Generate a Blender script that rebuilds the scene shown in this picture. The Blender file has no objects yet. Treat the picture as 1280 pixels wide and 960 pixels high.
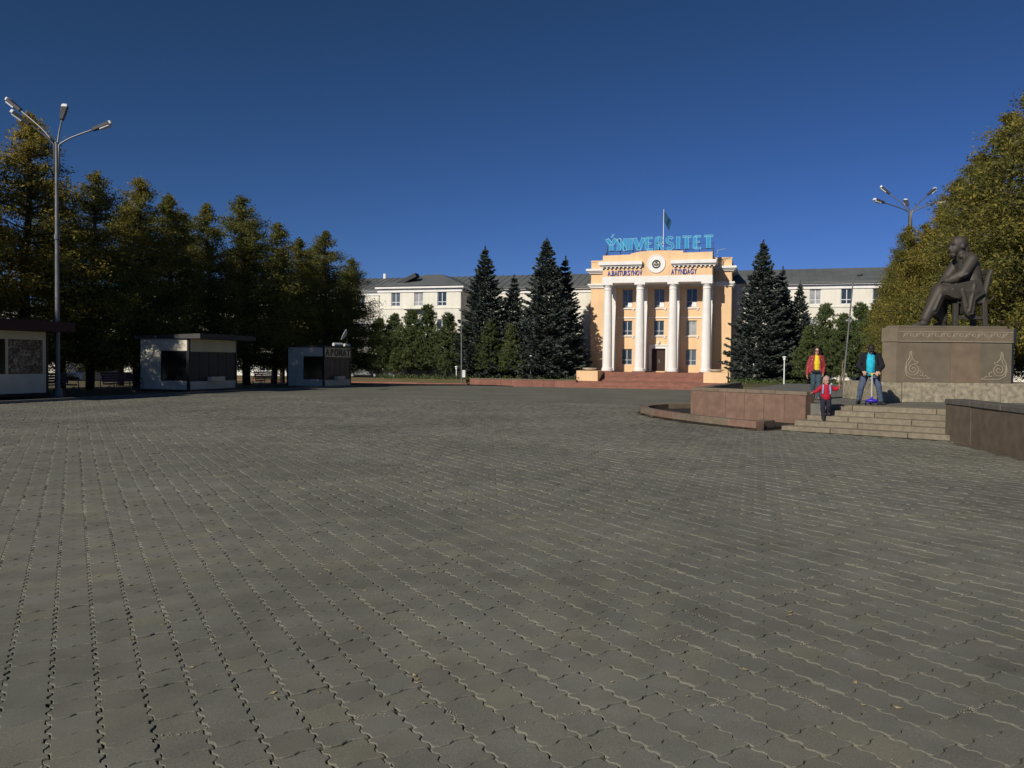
import bpy, bmesh, math, random
import numpy as np
from mathutils import Vector, Matrix, noise
R = math.radians
SC = bpy.context.scene
COL = SC.collection
random.seed(7)
RNG = np.random.default_rng(11)

# ------------------------------------------------------------------ camera
EYE = 1.7
FPX = 1020.0                       # focal length in photograph pixels (1280 wide)
cam_d = bpy.data.cameras.new('camera')
cam_d.sensor_width = 36.0
cam_d.lens = 36.0 * FPX / 1280.0
cam_d.clip_start = 0.1
cam_d.clip_end = 4000
cam = bpy.data.objects.new('camera', cam_d)
COL.objects.link(cam)
PITCH, ROLL = math.atan(28 / FPX), R(-0.6)
cam.matrix_world = (Matrix.Translation((0, 0, EYE)) @ Matrix.Rotation(R(90) - PITCH, 4, 'X')
                    @ Matrix.Rotation(-ROLL, 4, 'Z'))
SC.camera = cam

# ------------------------------------------------------------------ sky, sun, exposure
SUN_TO = Vector((-0.615, -0.788, 0.0)).normalized()      # horizontal direction towards the sun
SUN_EL = R(30)
world = bpy.data.worlds.new('World')
SC.world = world
world.use_nodes = True
wn, wl = world.node_tree.nodes, world.node_tree.links
wn.clear()
sky = wn.new('ShaderNodeTexSky')
sky.sky_type = 'NISHITA'
sky.sun_disc = False
sky.sun_elevation = SUN_EL
sky.sun_rotation = math.atan2(SUN_TO.x, SUN_TO.y)
sky.altitude = 1500
sky.air_density = 1.0
sky.dust_density = 0.0
sky.ozone_density = 3.0
# even colour response over the whole sky: each channel gets its own gamma and gain
sep = wn.new('ShaderNodeSeparateColor')
comb = wn.new('ShaderNodeCombineColor')
for k, (gam, gain) in enumerate(((1.2, 0.335), (1.15, 0.50), (1.5, 0.415))):
    pw = wn.new('ShaderNodeMath'); pw.operation = 'POWER'; pw.inputs[1].default_value = gam
    mu = wn.new('ShaderNodeMath'); mu.operation = 'MULTIPLY'; mu.inputs[1].default_value = gain
    wl.new(sep.outputs[k], pw.inputs[0]); wl.new(pw.outputs[0], mu.inputs[0]); wl.new(mu.outputs[0], comb.inputs[k])
bg = wn.new('ShaderNodeBackground')
bg.inputs['Strength'].default_value = 0.05
wo = wn.new('ShaderNodeOutputWorld')
wl.new(sky.outputs[0], sep.inputs[0])
wl.new(comb.outputs[0], bg.inputs['Color'])
wl.new(bg.outputs[0], wo.inputs[0])
sd = bpy.data.lights.new('sun', 'SUN')
sd.energy = 4.4
sd.angle = R(0.5)
sd.color = (1.0, 0.93, 0.82)
sun = bpy.data.objects.new('sun', sd)
COL.objects.link(sun)
sdir = Vector((SUN_TO.x * math.cos(SUN_EL), SUN_TO.y * math.cos(SUN_EL), math.sin(SUN_EL)))
sun.rotation_euler = sdir.to_track_quat('Z', 'Y').to_euler()
sun.location = (-60, -60, 60)
SC.view_settings.view_transform = 'Standard'
SC.view_settings.look = 'None'
SC.view_settings.exposure = 0.0
SC.view_settings.gamma = 1.0
SC.view_settings.use_curve_mapping = False
SC.cycles.max_bounces = 6
SC.cycles.diffuse_bounces = 2
SC.cycles.transparent_max_bounces = 6

# ------------------------------------------------------------------ frames
AX = R(-17)                                              # the square's axes are turned 17 degrees
U = Vector((math.cos(AX), math.sin(AX), 0))              # along the main facade, to the right
V = Vector((-math.sin(AX), math.cos(AX), 0))             # away, towards the facade
def uv(u, v, z=0.0):
    return Vector((U.x * u + V.x * v, U.y * u + V.y * v, z))
def gz(v):                                               # the square drops gently towards the building
    return 0.0 if v < 33 else -1.08 * ((min(v, 86) - 33) / 53.0) ** 2
def gz_xy(x, y):
    return gz(x * V.x + y * V.y)

# ------------------------------------------------------------------ materials
MATS = {}
def nodes_of(m):
    m.use_nodes = True
    nt = m.node_tree
    return nt, nt.nodes, nt.links, nt.nodes['Principled BSDF']
def pm(name, col, rough=0.75, var=0.18, scale=6.0, bump=0.15, fine=60.0, col2=None, spec=0.3, metal=0.0, rand=0.0, world_co=False, streak=0.0):
    """procedural paint / stone / metal: two noise octaves for colour, one for relief"""
    if name in MATS:
        return MATS[name]
    m = bpy.data.materials.new(name)
    nt, n, l, b = nodes_of(m)
    tc = n.new('ShaderNodeTexCoord')
    if world_co:
        g = n.new('ShaderNodeNewGeometry'); co = g.outputs['Position']
    else:
        co = tc.outputs['Object']
    n1 = n.new('ShaderNodeTexNoise'); n1.inputs['Scale'].default_value = scale; n1.inputs['Detail'].default_value = 6
    n2 = n.new('ShaderNodeTexNoise'); n2.inputs['Scale'].default_value = fine; n2.inputs['Detail'].default_value = 3
    l.new(co, n1.inputs['Vector']); l.new(co, n2.inputs['Vector'])
    ramp = n.new('ShaderNodeMapRange'); ramp.inputs['From Min'].default_value = 0.3; ramp.inputs['From Max'].default_value = 0.7
    l.new(n1.outputs['Fac'], ramp.inputs['Value'])
    mx = n.new('ShaderNodeMix'); mx.data_type = 'RGBA'
    c = Vector(col)
    d = Vector(col2) if col2 else c * (1 - var)
    hi = c if col2 else c * (1 + var * 0.6)
    mx.inputs['A'].default_value = (*d, 1); mx.inputs['B'].default_value = (*hi, 1)
    l.new(ramp.outputs[0], mx.inputs['Factor'])
    m2 = n.new('ShaderNodeMix'); m2.data_type = 'RGBA'; m2.blend_type = 'MULTIPLY'
    m2.inputs['Factor'].default_value = 1.0
    r2 = n.new('ShaderNodeMapRange'); r2.inputs['To Min'].default_value = 1 - var * 0.8; r2.inputs['To Max'].default_value = 1 + var * 0.8
    l.new(n2.outputs['Fac'], r2.inputs['Value'])
    l.new(mx.outputs['Result'], m2.inputs['A']); l.new(r2.outputs[0], m2.inputs['B'])
    out = m2.outputs['Result']
    if rand:
        oi = n.new('ShaderNodeObjectInfo')
        r3 = n.new('ShaderNodeMapRange'); r3.inputs['To Min'].default_value = 1 - rand; r3.inputs['To Max'].default_value = 1 + rand
        l.new(oi.outputs['Random'], r3.inputs['Value'])
        m3 = n.new('ShaderNodeMix'); m3.data_type = 'RGBA'; m3.blend_type = 'MULTIPLY'; m3.inputs['Factor'].default_value = 1
        l.new(out, m3.inputs['A']); l.new(r3.outputs[0], m3.inputs['B'])
        out = m3.outputs['Result']
    if streak:       # rain streaks and patched plaster
        mp = n.new('ShaderNodeMapping'); mp.inputs['Scale'].default_value = (1.6, 1.6, 0.10)
        l.new(co, mp.inputs['Vector'])
        n3 = n.new('ShaderNodeTexNoise'); n3.inputs['Scale'].default_value = 1.0; n3.inputs['Detail'].default_value = 7; n3.inputs['Roughness'].default_value = 0.65
        l.new(mp.outputs[0], n3.inputs['Vector'])
        r4 = n.new('ShaderNodeMapRange'); r4.inputs['From Min'].default_value = 0.35; r4.inputs['From Max'].default_value = 0.7
        r4.inputs['To Min'].default_value = 1 + streak * 0.4; r4.inputs['To Max'].default_value = 1 - streak
        l.new(n3.outputs['Fac'], r4.inputs['Value'])
        m4 = n.new('ShaderNodeMix'); m4.data_type = 'RGBA'; m4.blend_type = 'MULTIPLY'; m4.inputs['Factor'].default_value = 1
        l.new(out, m4.inputs['A']); l.new(r4.outputs[0], m4.inputs['B']); out = m4.outputs['Result']
    l.new(out, b.inputs['Base Color'])
    rr = n.new('ShaderNodeMapRange'); rr.inputs['To Min'].default_value = max(0.02, rough - 0.12); rr.inputs['To Max'].default_value = min(1, rough + 0.12)
    l.new(n1.outputs['Fac'], rr.inputs['Value']); l.new(rr.outputs[0], b.inputs['Roughness'])
    b.inputs['Specular IOR Level'].default_value = spec
    b.inputs['Metallic'].default_value = metal
    if bump:
        bp = n.new('ShaderNodeBump'); bp.inputs['Strength'].default_value = bump; bp.inputs['Distance'].default_value = 0.02
        l.new(n2.outputs['Fac'], bp.inputs['Height']); l.new(bp.outputs[0], b.inputs['Normal'])
    MATS[name] = m
    return m

def leaf_mat(name, green, yellow, transl=0.25, nscale=0.5):
    """foliage: object colour R sets how far autumn has come, noise and per-leaf chance vary it"""
    m = bpy.data.materials.new(name)
    nt, n, l, b = nodes_of(m)
    g = n.new('ShaderNodeNewGeometry')
    oi = n.new('ShaderNodeObjectInfo')
    sep = n.new('ShaderNodeSeparateColor'); l.new(oi.outputs['Color'], sep.inputs[0])
    no = n.new('ShaderNodeTexNoise'); no.inputs['Scale'].default_value = nscale; no.inputs['Detail'].default_value = 4
    l.new(g.outputs['Position'], no.inputs['Vector'])
    a1 = n.new('ShaderNodeMath'); a1.operation = 'MULTIPLY_ADD'; a1.inputs[1].default_value = 1.6; a1.inputs[2].default_value = -1.1
    l.new(no.outputs['Fac'], a1.inputs[0])
    a2 = n.new('ShaderNodeMath'); a2.operation = 'ADD'; l.new(a1.outputs[0], a2.inputs[0]); l.new(sep.outputs[0], a2.inputs[1])
    a3 = n.new('ShaderNodeMath'); a3.operation = 'MULTIPLY_ADD'; a3.inputs[1].default_value = 0.5; l.new(g.outputs['Random Per Island'], a3.inputs[0]); 
    l.new(a2.outputs[0], a3.inputs[2])
    a4 = n.new('ShaderNodeMath'); a4.operation = 'SUBTRACT'; a4.use_clamp = True; a4.inputs[1].default_value = 0.25; l.new(a3.outputs[0], a4.inputs[0])
    mx = n.new('ShaderNodeMix'); mx.data_type = 'RGBA'
    mx.inputs['A'].default_value = (*green, 1); mx.inputs['B'].default_value = (*yellow, 1)
    l.new(a4.outputs[0], mx.inputs['Factor'])
    r = n.new('ShaderNodeMapRange'); r.inputs['To Min'].default_value = 0.6; r.inputs['To Max'].default_value = 1.35
    l.new(g.outputs['Random Per Island'], r.inputs['Value'])
    m2 = n.new('ShaderNodeMix'); m2.data_type = 'RGBA'; m2.blend_type = 'MULTIPLY'; m2.inputs['Factor'].default_value = 1
    l.new(mx.outputs['Result'], m2.inputs['A']); l.new(r.outputs[0], m2.inputs['B'])
    l.new(m2.outputs['Result'], b.inputs['Base Color'])
    b.inputs['Roughness'].default_value = 0.7; b.inputs['Specular IOR Level'].default_value = 0.15
    tr = n.new('ShaderNodeBsdfTranslucent'); l.new(m2.outputs['Result'], tr.inputs['Color'])
    ms = n.new('ShaderNodeMixShader'); ms.inputs[0].default_value = transl
    l.new(b.outputs[0], ms.inputs[1]); l.new(tr.outputs[0], ms.inputs[2])
    l.new(ms.outputs[0], n['Material Output'].inputs[0])
    return m

def glass_mat(name, col, rough=0.08):
    m = bpy.data.materials.new(name)
    nt, n, l, b = nodes_of(m)
    tc = n.new('ShaderNodeTexCoord'); no = n.new('ShaderNodeTexNoise'); no.inputs['Scale'].default_value = 1.3
    l.new(tc.outputs['Object'], no.inputs['Vector'])
    mx = n.new('ShaderNodeMix'); mx.data_type = 'RGBA'
    mx.inputs['A'].default_value = (*(Vector(col) * 0.5), 1); mx.inputs['B'].default_value = (*(Vector(col) * 1.6), 1)
    l.new(no.outputs['Fac'], mx.inputs['Factor']); l.new(mx.outputs['Result'], b.inputs['Base Color'])
    b.inputs['Roughness'].default_value = rough; b.inputs['Specular IOR Level'].default_value = 0.6
    return m

# ------------------------------------------------------------------ mesh collector
class MB:
    def __init__(s):
        s.v, s.f = [], []
    def add(s, vs, fs):
        o = len(s.v)
        s.v += [tuple(p) for p in vs]
        s.f += [tuple(i + o for i in f) for f in fs]
        return s
    def box(s, x0, x1, y0, y1, z0, z1, M=None):
        vs = [Vector((x, y, z)) for z in (z0, z1) for y in (y0, y1) for x in (x0, x1)]
        if M is not None:
            vs = [M @ p for p in vs]
        return s.add(vs, [(0, 2, 3, 1), (4, 5, 7, 6), (0, 1, 5, 4), (2, 6, 7, 3), (0, 4, 6, 2), (1, 3, 7, 5)])
    def bar(s, a, b, w, h=None, up=(0, 0, 1)):
        a, b = Vector(a), Vector(b); h = h or w
        d = (b - a).normalized(); upv = Vector(up)
        if abs(d.dot(upv)) > 0.98: upv = Vector((1, 0, 0))
        sx = d.cross(upv).normalized() * w / 2; sy = sx.cross(d).normalized() * h / 2
        vs = [p + i * sx + j * sy for p in (a, b) for i, j in ((-1, -1), (1, -1), (1, 1), (-1, 1))]
        return s.add(vs, [(3, 2, 1, 0), (4, 5, 6, 7), (0, 1, 5, 4), (1, 2, 6, 5), (2, 3, 7, 6), (3, 0, 4, 7)])
    def prism(s, pts, z0, z1):
        n = len(pts)
        a = sum(pts[i][0] * pts[(i + 1) % n][1] - pts[(i + 1) % n][0] * pts[i][1] for i in range(n))
        if a < 0: pts = pts[::-1]
        vs = [(p[0], p[1], z0) for p in pts] + [(p[0], p[1], z1) for p in pts]
        fs = [tuple(range(n - 1, -1, -1)), tuple(range(n, 2 * n))]
        fs += [(i, (i + 1) % n, n + (i + 1) % n, n + i) for i in range(n)]
        return s.add(vs, fs)
    def prism_y(s, pts, y0, y1, M=None):
        """outline in x,z pushed along y"""
        n = len(pts)
        vs = [Vector((p[0], y0, p[1])) for p in pts] + [Vector((p[0], y1, p[1])) for p in pts]
        if M is not None: vs = [M @ p for p in vs]
        a = sum(pts[i][0] * pts[(i + 1) % n][1] - pts[(i + 1) % n][0] * pts[i][1] for i in range(n))
        fs = [tuple(range(n)), tuple(range(2 * n - 1, n - 1, -1))]
        fs += [((i + 1) % n, i, n + i, n + (i + 1) % n) for i in range(n)]
        if a < 0: fs = [f[::-1] for f in fs]
        return s.add(vs, fs)
    def tube(s, path, rad, seg=8, caps=True):
        path = [Vector(p) for p in path]
        if not hasattr(rad, '__len__'): rad = [rad] * len(path)
        o = len(s.v); n = len(path); prev = None
        for i, p in enumerate(path):
            t = (path[min(i + 1, n - 1)] - path[max(i - 1, 0)]).normalized()
            if prev is None:
                ref = Vector((0, 0, 1)) if abs(t.z) < 0.9 else Vector((1, 0, 0))
                nx = t.cross(ref).normalized()
            else:
                nx = (prev - t * prev.dot(t)).normalized()
            prev = nx; ny = t.cross(nx)
            for k in range(seg):
                a = 2 * math.pi * k / seg
                s.v.append(tuple(p + (nx * math.cos(a) + ny * math.sin(a)) * rad[i]))
        for i in range(n - 1):
            for k in range(seg):
                a, b = o + i * seg + k, o + i * seg + (k + 1) % seg
                s.f.append((a, b, b + seg, a + seg))
        if caps:
            s.f.append(tuple(o + k for k in range(seg - 1, -1, -1)))
            s.f.append(tuple(o + (n - 1) * seg + k for k in range(seg)))
        return s
    def lathe(s, prof, seg=24, c=(0, 0, 0), flute=0):
        o = len(s.v)
        for r, z in prof:
            for k in range(seg):
                a = 2 * math.pi * k / seg
                s.v.append((c[0] + r * math.cos(a), c[1] + r * math.sin(a), c[2] + z))
        for i in range(len(prof) - 1):
            for k in range(seg):
                a, b = o + i * seg + k, o + i * seg + (k + 1) % seg
                s.f.append((a, b, b + seg, a + seg))
        s.f.append(tuple(o + k for k in range(seg - 1, -1, -1)))
        s.f.append(tuple(o + (len(prof) - 1) * seg + k for k in range(seg)))
        return s
    def ball(s, c, r, seg=12, rings=8, M=None):
        if not hasattr(r, '__len__'): r = (r, r, r)
        c = Vector(c); vs = []
        for i in range(1, rings):
            t = math.pi * i / rings
            for k in range(seg):
                a = 2 * math.pi * k / seg
                p = Vector((r[0] * math.sin(t) * math.cos(a), r[1] * math.sin(t) * math.sin(a), r[2] * math.cos(t)))
                vs.append(c + (M @ p if M is not None else p))
        top, bot = Vector((0, 0, r[2])), Vector((0, 0, -r[2]))
        if M is not None: top, bot = M @ top, M @ bot
        vs += [c + top, c + bot]
        T, B = len(vs) - 2, len(vs) - 1
        fs = []
        for k in range(seg):
            k2 = (k + 1) % seg
            fs.append((T, k, k2)); fs.append((B, (rings - 2) * seg + k2, (rings - 2) * seg + k))
            for i in range(rings - 2):
                fs.append((i * seg + k, (i + 1) * seg + k, (i + 1) * seg + k2, i * seg + k2))
        return s.add(vs, fs)
    def capsule(s, p0, r0, p1, r1, seg=12):
        p0, p1 = Vector(p0), Vector(p1); d = (p1 - p0); L = max(d.length, 1e-5); d = d / L
        ks = (0.0, 0.38, 0.71, 0.92)
        path = [p0 - d * r0 * math.sqrt(1 - k * k) for k in ks] + [p0, p1] + [p1 + d * r1 * math.sqrt(1 - k * k) for k in ks[::-1]]
        rad = [max(r0 * k, r0 * 0.02) for k in ks] + [r0, r1] + [max(r1 * k, r1 * 0.02) for k in ks[::-1]]
        return s.tube(path, rad, seg)
    def mesh(s, name):
        me = bpy.data.meshes.new(name)
        me.from_pydata(s.v, [], s.f)
        me.update()
        return me
    def build(s, name, m, parent=None, smooth=False, bevel=0.0, fix=False):
        me = s.mesh(name)
        if fix:
            bm = bmesh.new(); bm.from_mesh(me); bmesh.ops.recalc_face_normals(bm, faces=bm.faces); bm.to_mesh(me); bm.free()
        if bevel:
            bm = bmesh.new(); bm.from_mesh(me)
            bmesh.ops.bevel(bm, geom=bm.edges[:], offset=bevel, segments=1, affect='EDGES', clamp_overlap=True)
            bm.to_mesh(me); bm.free()
        if smooth:
            if smooth is True:
                me.polygons.foreach_set('use_smooth', [True] * len(me.polygons))
            else:
                me.polygons.foreach_set('use_smooth', [True] * len(me.polygons)); me.set_sharp_from_angle(angle=smooth)
        return link(name, me, m, parent)

def link(name, me, m=None, parent=None):
    o = bpy.data.objects.new(name, me)
    COL.objects.link(o)
    if m is not None and me is not None and not me.materials:
        me.materials.append(m)
    if parent is not None:
        o.parent = parent
    return o
def tag(o, label=None, cat=None, group=None, kind=None):
    if label: o['label'] = label
    if cat: o['category'] = cat
    if group: o['group'] = group
    if kind: o['kind'] = kind
    return o
def thing(name, label, cat, loc=(0, 0, 0), rz=0.0, group=None):
    o = bpy.data.objects.new(name, None)
    o.empty_display_size = 0.3
    COL.objects.link(o)
    o.location = loc; o.rotation_euler = (0, 0, rz)
    return tag(o, label, cat, group)
def copy_tree(o, parent=None):
    c = o.copy(); COL.objects.link(c)
    if parent is not None: c.parent = parent
    for ch in list(o.children):
        copy_tree(ch, c)
    return c
def np_mesh(name, verts, faces, k):
    """fast mesh of n-gons that all have k corners"""
    me = bpy.data.meshes.new(name)
    nf = len(faces)
    me.vertices.add(len(verts)); me.vertices.foreach_set('co', np.asarray(verts, np.float32).ravel())
    me.loops.add(nf * k); me.loops.foreach_set('vertex_index', np.asarray(faces, np.int32).ravel())
    me.polygons.add(nf)
    me.polygons.foreach_set('loop_start', np.arange(0, nf * k, k, dtype=np.int32))
    me.update(calc_edges=True)
    me.shade_flat()
    return me
def blob(mb, voxel, smooth=2, name='blob'):
    """fuse closed shapes into one continuous skin"""
    me = mb.mesh(name)
    o = bpy.data.objects.new('tmp', me); COL.objects.link(o)
    md = o.modifiers.new('r', 'REMESH'); md.mode = 'VOXEL'; md.voxel_size = voxel
    if smooth:
        sm = o.modifiers.new('s', 'SMOOTH'); sm.iterations = smooth; sm.factor = 0.5
    dg = bpy.context.evaluated_depsgraph_get(); dg.update()
    res = bpy.data.meshes.new_from_object(o.evaluated_get(dg))
    bpy.data.objects.remove(o)
    res.polygons.foreach_set('use_smooth', [True] * len(res.polygons))
    return res
def text_mesh(s, size, extrude=0.02, offset=0.0):
    cu = bpy.data.curves.new('t', 'FONT'); cu.body = s; cu.size = size; cu.extrude = extrude; cu.offset = offset
    cu.align_x = 'CENTER'; cu.resolution_u = 3
    o = bpy.data.objects.new('tmp', cu); COL.objects.link(o)
    dg = bpy.context.evaluated_depsgraph_get(); dg.update()
    me = bpy.data.meshes.new_from_object(o.evaluated_get(dg))
    bpy.data.objects.remove(o)
    me.transform(Matrix.Rotation(R(90), 4, 'X'))
    return me

# ------------------------------------------------------------------ ground
M_SOIL = pm('lawn_soil', (0.075, 0.075, 0.03), 0.95, 0.35, 0.8, 0.5, 25, col2=(0.11, 0.085, 0.045), world_co=True)
M_ASPH = pm('asphalt_far', (0.06, 0.06, 0.058), 0.9, 0.2, 0.5, 0.2, 30, world_co=True)

def sheet(us, vs, zf):
    mb = MB()
    for v in vs:
        for u in us:
            mb.v.append(tuple(uv(u, v, zf(u, v))))
    n = len(us)
    for j in range(len(vs) - 1):
        for i in range(n - 1):
            mb.f.append((j * n + i, j * n + i + 1, (j + 1) * n + i + 1, (j + 1) * n + i))
    return mb
gro = sheet([-1500, -300, -120, -60, -30, 0, 30, 60, 120, 300, 1500],
            [-200, -60, 0, 33, 40, 47, 54, 61, 68, 75, 82, 86, 100, 140, 300, 1800], lambda u, v: gz(v) - 0.12).build('ground', M_ASPH)
tag(gro, kind='structure')

# concrete paver material: tone differs from block to block, worn and stained in patches
def paver_mat(name, tex_far=False):
    m = bpy.data.materials.new(name)
    nt, n, l, b = nodes_of(m)
    g = n.new('ShaderNodeNewGeometry'); oi = n.new('ShaderNodeObjectInfo')
    big = n.new('ShaderNodeTexNoise'); big.inputs['Scale'].default_value = 0.35; big.inputs['Detail'].default_value = 5
    mid = n.new('ShaderNodeTexNoise'); mid.inputs['Scale'].default_value = 2.6; mid.inputs['Detail'].default_value = 5
    fin = n.new('ShaderNodeTexNoise'); fin.inputs['Scale'].default_value = 160; fin.inputs['Detail'].default_value = 4
    for t in (big, mid, fin): l.new(g.outputs['Position'], t.inputs['Vector'])
    ad = n.new('ShaderNodeMath'); ad.operation = 'ADD'
    l.new(g.outputs['Random Per Island'], ad.inputs[0]); l.new(oi.outputs['Random'], ad.inputs[1])
    fr = n.new('ShaderNodeMath'); fr.operation = 'FRACT'; l.new(ad.outputs[0], fr.inputs[0])
    cr = n.new('ShaderNodeValToRGB')
    e = cr.color_ramp.elements
    if tex_far:
        e[0].color = e[1].color = (0.153, 0.152, 0.121, 1)
    else:
        e[0].position, e[0].color = 0.0, (0.137, 0.133, 0.107, 1)
        e[1].position, e[1].color = 1.0, (0.165, 0.159, 0.119, 1)
        for p, c in ((0.25, (0.150, 0.148, 0.120, 1)), (0.5, (0.154, 0.152, 0.120, 1)), (0.72, (0.150, 0.149, 0.124, 1)), (0.88, (0.163, 0.156, 0.127, 1))):
            x = e.new(p); x.color = c
    l.new(fr.outputs[0], cr.inputs[0])
    def mul(a, fac, lo, hi, f0=0.3, f1=0.7):
        r = n.new('ShaderNodeMapRange'); r.inputs['From Min'].default_value = f0; r.inputs['From Max'].default_value = f1
        r.inputs['To Min'].default_value = lo; r.inputs['To Max'].default_value = hi
        l.new(fac, r.inputs['Value'])
        x = n.new('ShaderNodeMix'); x.data_type = 'RGBA'; x.blend_type = 'MULTIPLY'; x.inputs['Factor'].default_value = 1
        l.new(a, x.inputs['A']); l.new(r.outputs[0], x.inputs['B'])
        return x.outputs['Result']
    c = mul(cr.outputs[0], big.outputs['Fac'], 0.82, 1.22)
    c = mul(c, mid.outputs['Fac'], 0.86, 1.16)
    dus = n.new('ShaderNodeTexNoise'); dus.inputs['Scale'].default_value = 0.9; dus.inputs['Detail'].default_value = 8; dus.inputs['Roughness'].default_value = 0.7; dus.inputs['Distortion'].default_value = 0.6
    l.new(g.outputs['Position'], dus.inputs['Vector'])
    rd_ = n.new('ShaderNodeMapRange'); rd_.inputs['From Min'].default_value = 0.52; rd_.inputs['From Max'].default_value = 0.75; rd_.inputs['To Max'].default_value = 0.35
    l.new(dus.outputs['Fac'], rd_.inputs['Value'])
    xd = n.new('ShaderNodeMix'); xd.data_type = 'RGBA'; xd.inputs['B'].default_value = (0.185, 0.170, 0.125, 1)
    l.new(rd_.outputs[0], xd.inputs['Factor']); l.new(c, xd.inputs['A']); c = xd.outputs['Result']
    c = mul(c, fin.outputs['Fac'], 0.75, 1.25)
    l.new(c, b.inputs['Base Color'])
    b.inputs['Roughness'].default_value = 0.85; b.inputs['Specular IOR Level'].default_value = 0.25
    bp = n.new('ShaderNodeBump'); bp.inputs['Strength'].default_value = 0.35; bp.inputs['Distance'].default_value = 0.003
    l.new(fin.outputs['Fac'], bp.inputs['Height']); l.new(bp.outputs[0], b.inputs['Normal'])
    if tex_far:      # joints too far off to build: a faint grid in the relief and tone
        mp = n.new('ShaderNodeMapping'); mp.inputs['Rotation'].default_value = (0, 0, R(-28.3)); 
        l.new(g.outputs['Position'], mp.inputs['Vector'])
        br = n.new('ShaderNodeTexBrick'); br.offset = 0.0; br.inputs['Scale'].default_value = 1.0
        br.inputs['Brick Width'].default_value = 0.212; br.inputs['Row Height'].default_value = 0.212; br.inputs['Mortar Size'].default_value = 0.007
        br.inputs['Color1'].default_value = (1, 1, 1, 1); br.inputs['Color2'].default_value = (0.9, 0.9, 0.88, 1); br.inputs['Mortar'].default_value = (0.45, 0.43, 0.4, 1)
        l.new(mp.outputs[0], br.inputs['Vector'])
        x = n.new('ShaderNodeMix'); x.data_type = 'RGBA'; x.blend_type = 'MULTIPLY'; x.inputs['Factor'].default_value = 0.9
        l.new(c, x.inputs['A']); l.new(br.outputs['Color'], x.inputs['B']); l.new(x.outputs['Result'], b.inputs['Base Color'])
    return m
M_PAVER = paver_mat('paver_concrete')
M_PAVER_FAR = paver_mat('paver_concrete_far', True)
M_JOINT = pm('joint_sand', (0.15, 0.125, 0.09), 0.95, 0.5, 40, 0.6, 220, col2=(0.045, 0.042, 0.036), world_co=True)

# outlines (world x,y) of what stands on the square at the right
ST_D = Vector((0.768, -0.640, 0)); ST_N = Vector((0.640, 0.768, 0))     # along the flight of steps / up it
ST_L = Vector((6.95, 21.0, 0)); ST_W = 4.15
def st(a, b, z=0.0):
    p = ST_L + ST_D * a + ST_N * b
    return Vector((p.x, p.y, z))
PLANTER_OUT = [(6.25, 20.85), (5.75, 21.75), (5.25, 22.8), (4.78, 24.1), (4.42, 25.5), (4.26, 26.8), (4.34, 27.9), (4.75, 28.9), (5.5, 29.7), (6.6, 30.2), (7.6, 30.3)]
WALL_R = (8.13, 22.56); WALL_L = (5.65, 25.79)
POD_R = (8.33, 22.72); POD_L = (5.95, 25.95)
PODIUM = [POD_L, POD_R, tuple(st(ST_W, 1.86).xy), (10.2, 18.6), (9.6, 14.5), (9.9, 10.5), (32, 10.5), (32, 46), (15.5, 46), (9.45, 34)]
PAD_MASK = [(6.25, 20.85)] + PLANTER_OUT[1:] + [(12, 36), (40, 46), (40, 8), (9.7, 8), (9.35, 14.5), (9.75, 17.9), tuple(st(ST_W, 0).xy), tuple(st(0, 0).xy)]
def inside(px, py, poly):
    r = np.zeros(px.shape, bool); n = len(poly)
    for i in range(n):
        x1, y1 = poly[i]; x2, y2 = poly[(i + 1) % n]
        c = ((y1 > py) != (y2 > py)) & (px < (x2 - x1) * (py - y1) / (y2 - y1 + 1e-12) + x1)
        r ^= c
    return r

S = 0.212
A_DIR = np.array([-0.474, 0.8805]); B_DIR = np.array([0.8805, 0.474])
PAV_FAR = 33.0
plaza_edge_u = -22.6 - 3.3           # kerb line in front of the kiosks
ij = np.array([(i, j) for i in range(-110, 260) for j in range(-80, 260)], float)
cx = ij[:, 0] * S * B_DIR[0] + ij[:, 1] * S * A_DIR[0]
cy = ij[:, 0] * S * B_DIR[1] + ij[:, 1] * S * A_DIR[1]
uu = cx * U.x + cy * U.y
vv = cx * V.x + cy * V.y
def sdist_mask(px, py):
    return inside(px, py, PAD_MASK)
keep = (cy > 0.6) & (vv < PAV_FAR) & (np.abs(cx) < 0.66 * cy + 3.2) & (uu > plaza_edge_u)
for dx, dy in ((0, 0), (.1, 0), (-.1, 0), (0, .1), (0, -.1)):
    keep &= ~sdist_mask(cx + dx, cy + dy)
cx, cy = cx[keep], cy[keep]
# the bed under the blocks and the far part of the square, one sheet
def plaza_z(u, v):
    return gz(v) - (0.013 if v < PAV_FAR - 0.2 else 0.0)
vs_ = [-30, -10, 0, 10, 20, PAV_FAR - 0.21, PAV_FAR - 0.2] + [PAV_FAR + k * 4 for k in range(1, 14)] + [87.5]
plaza = sheet([plaza_edge_u, -15, -5, 5, 15, 25, 40, 60], vs_, plaza_z).build('plaza', M_JOINT)
plaza.data.materials.append(M_PAVER_FAR)
for p in plaza.data.polygons:
    if p.center.x * V.x + p.center.y * V.y > PAV_FAR - 0.5: p.material_index = 1
tag(plaza, kind='structure')

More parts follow.
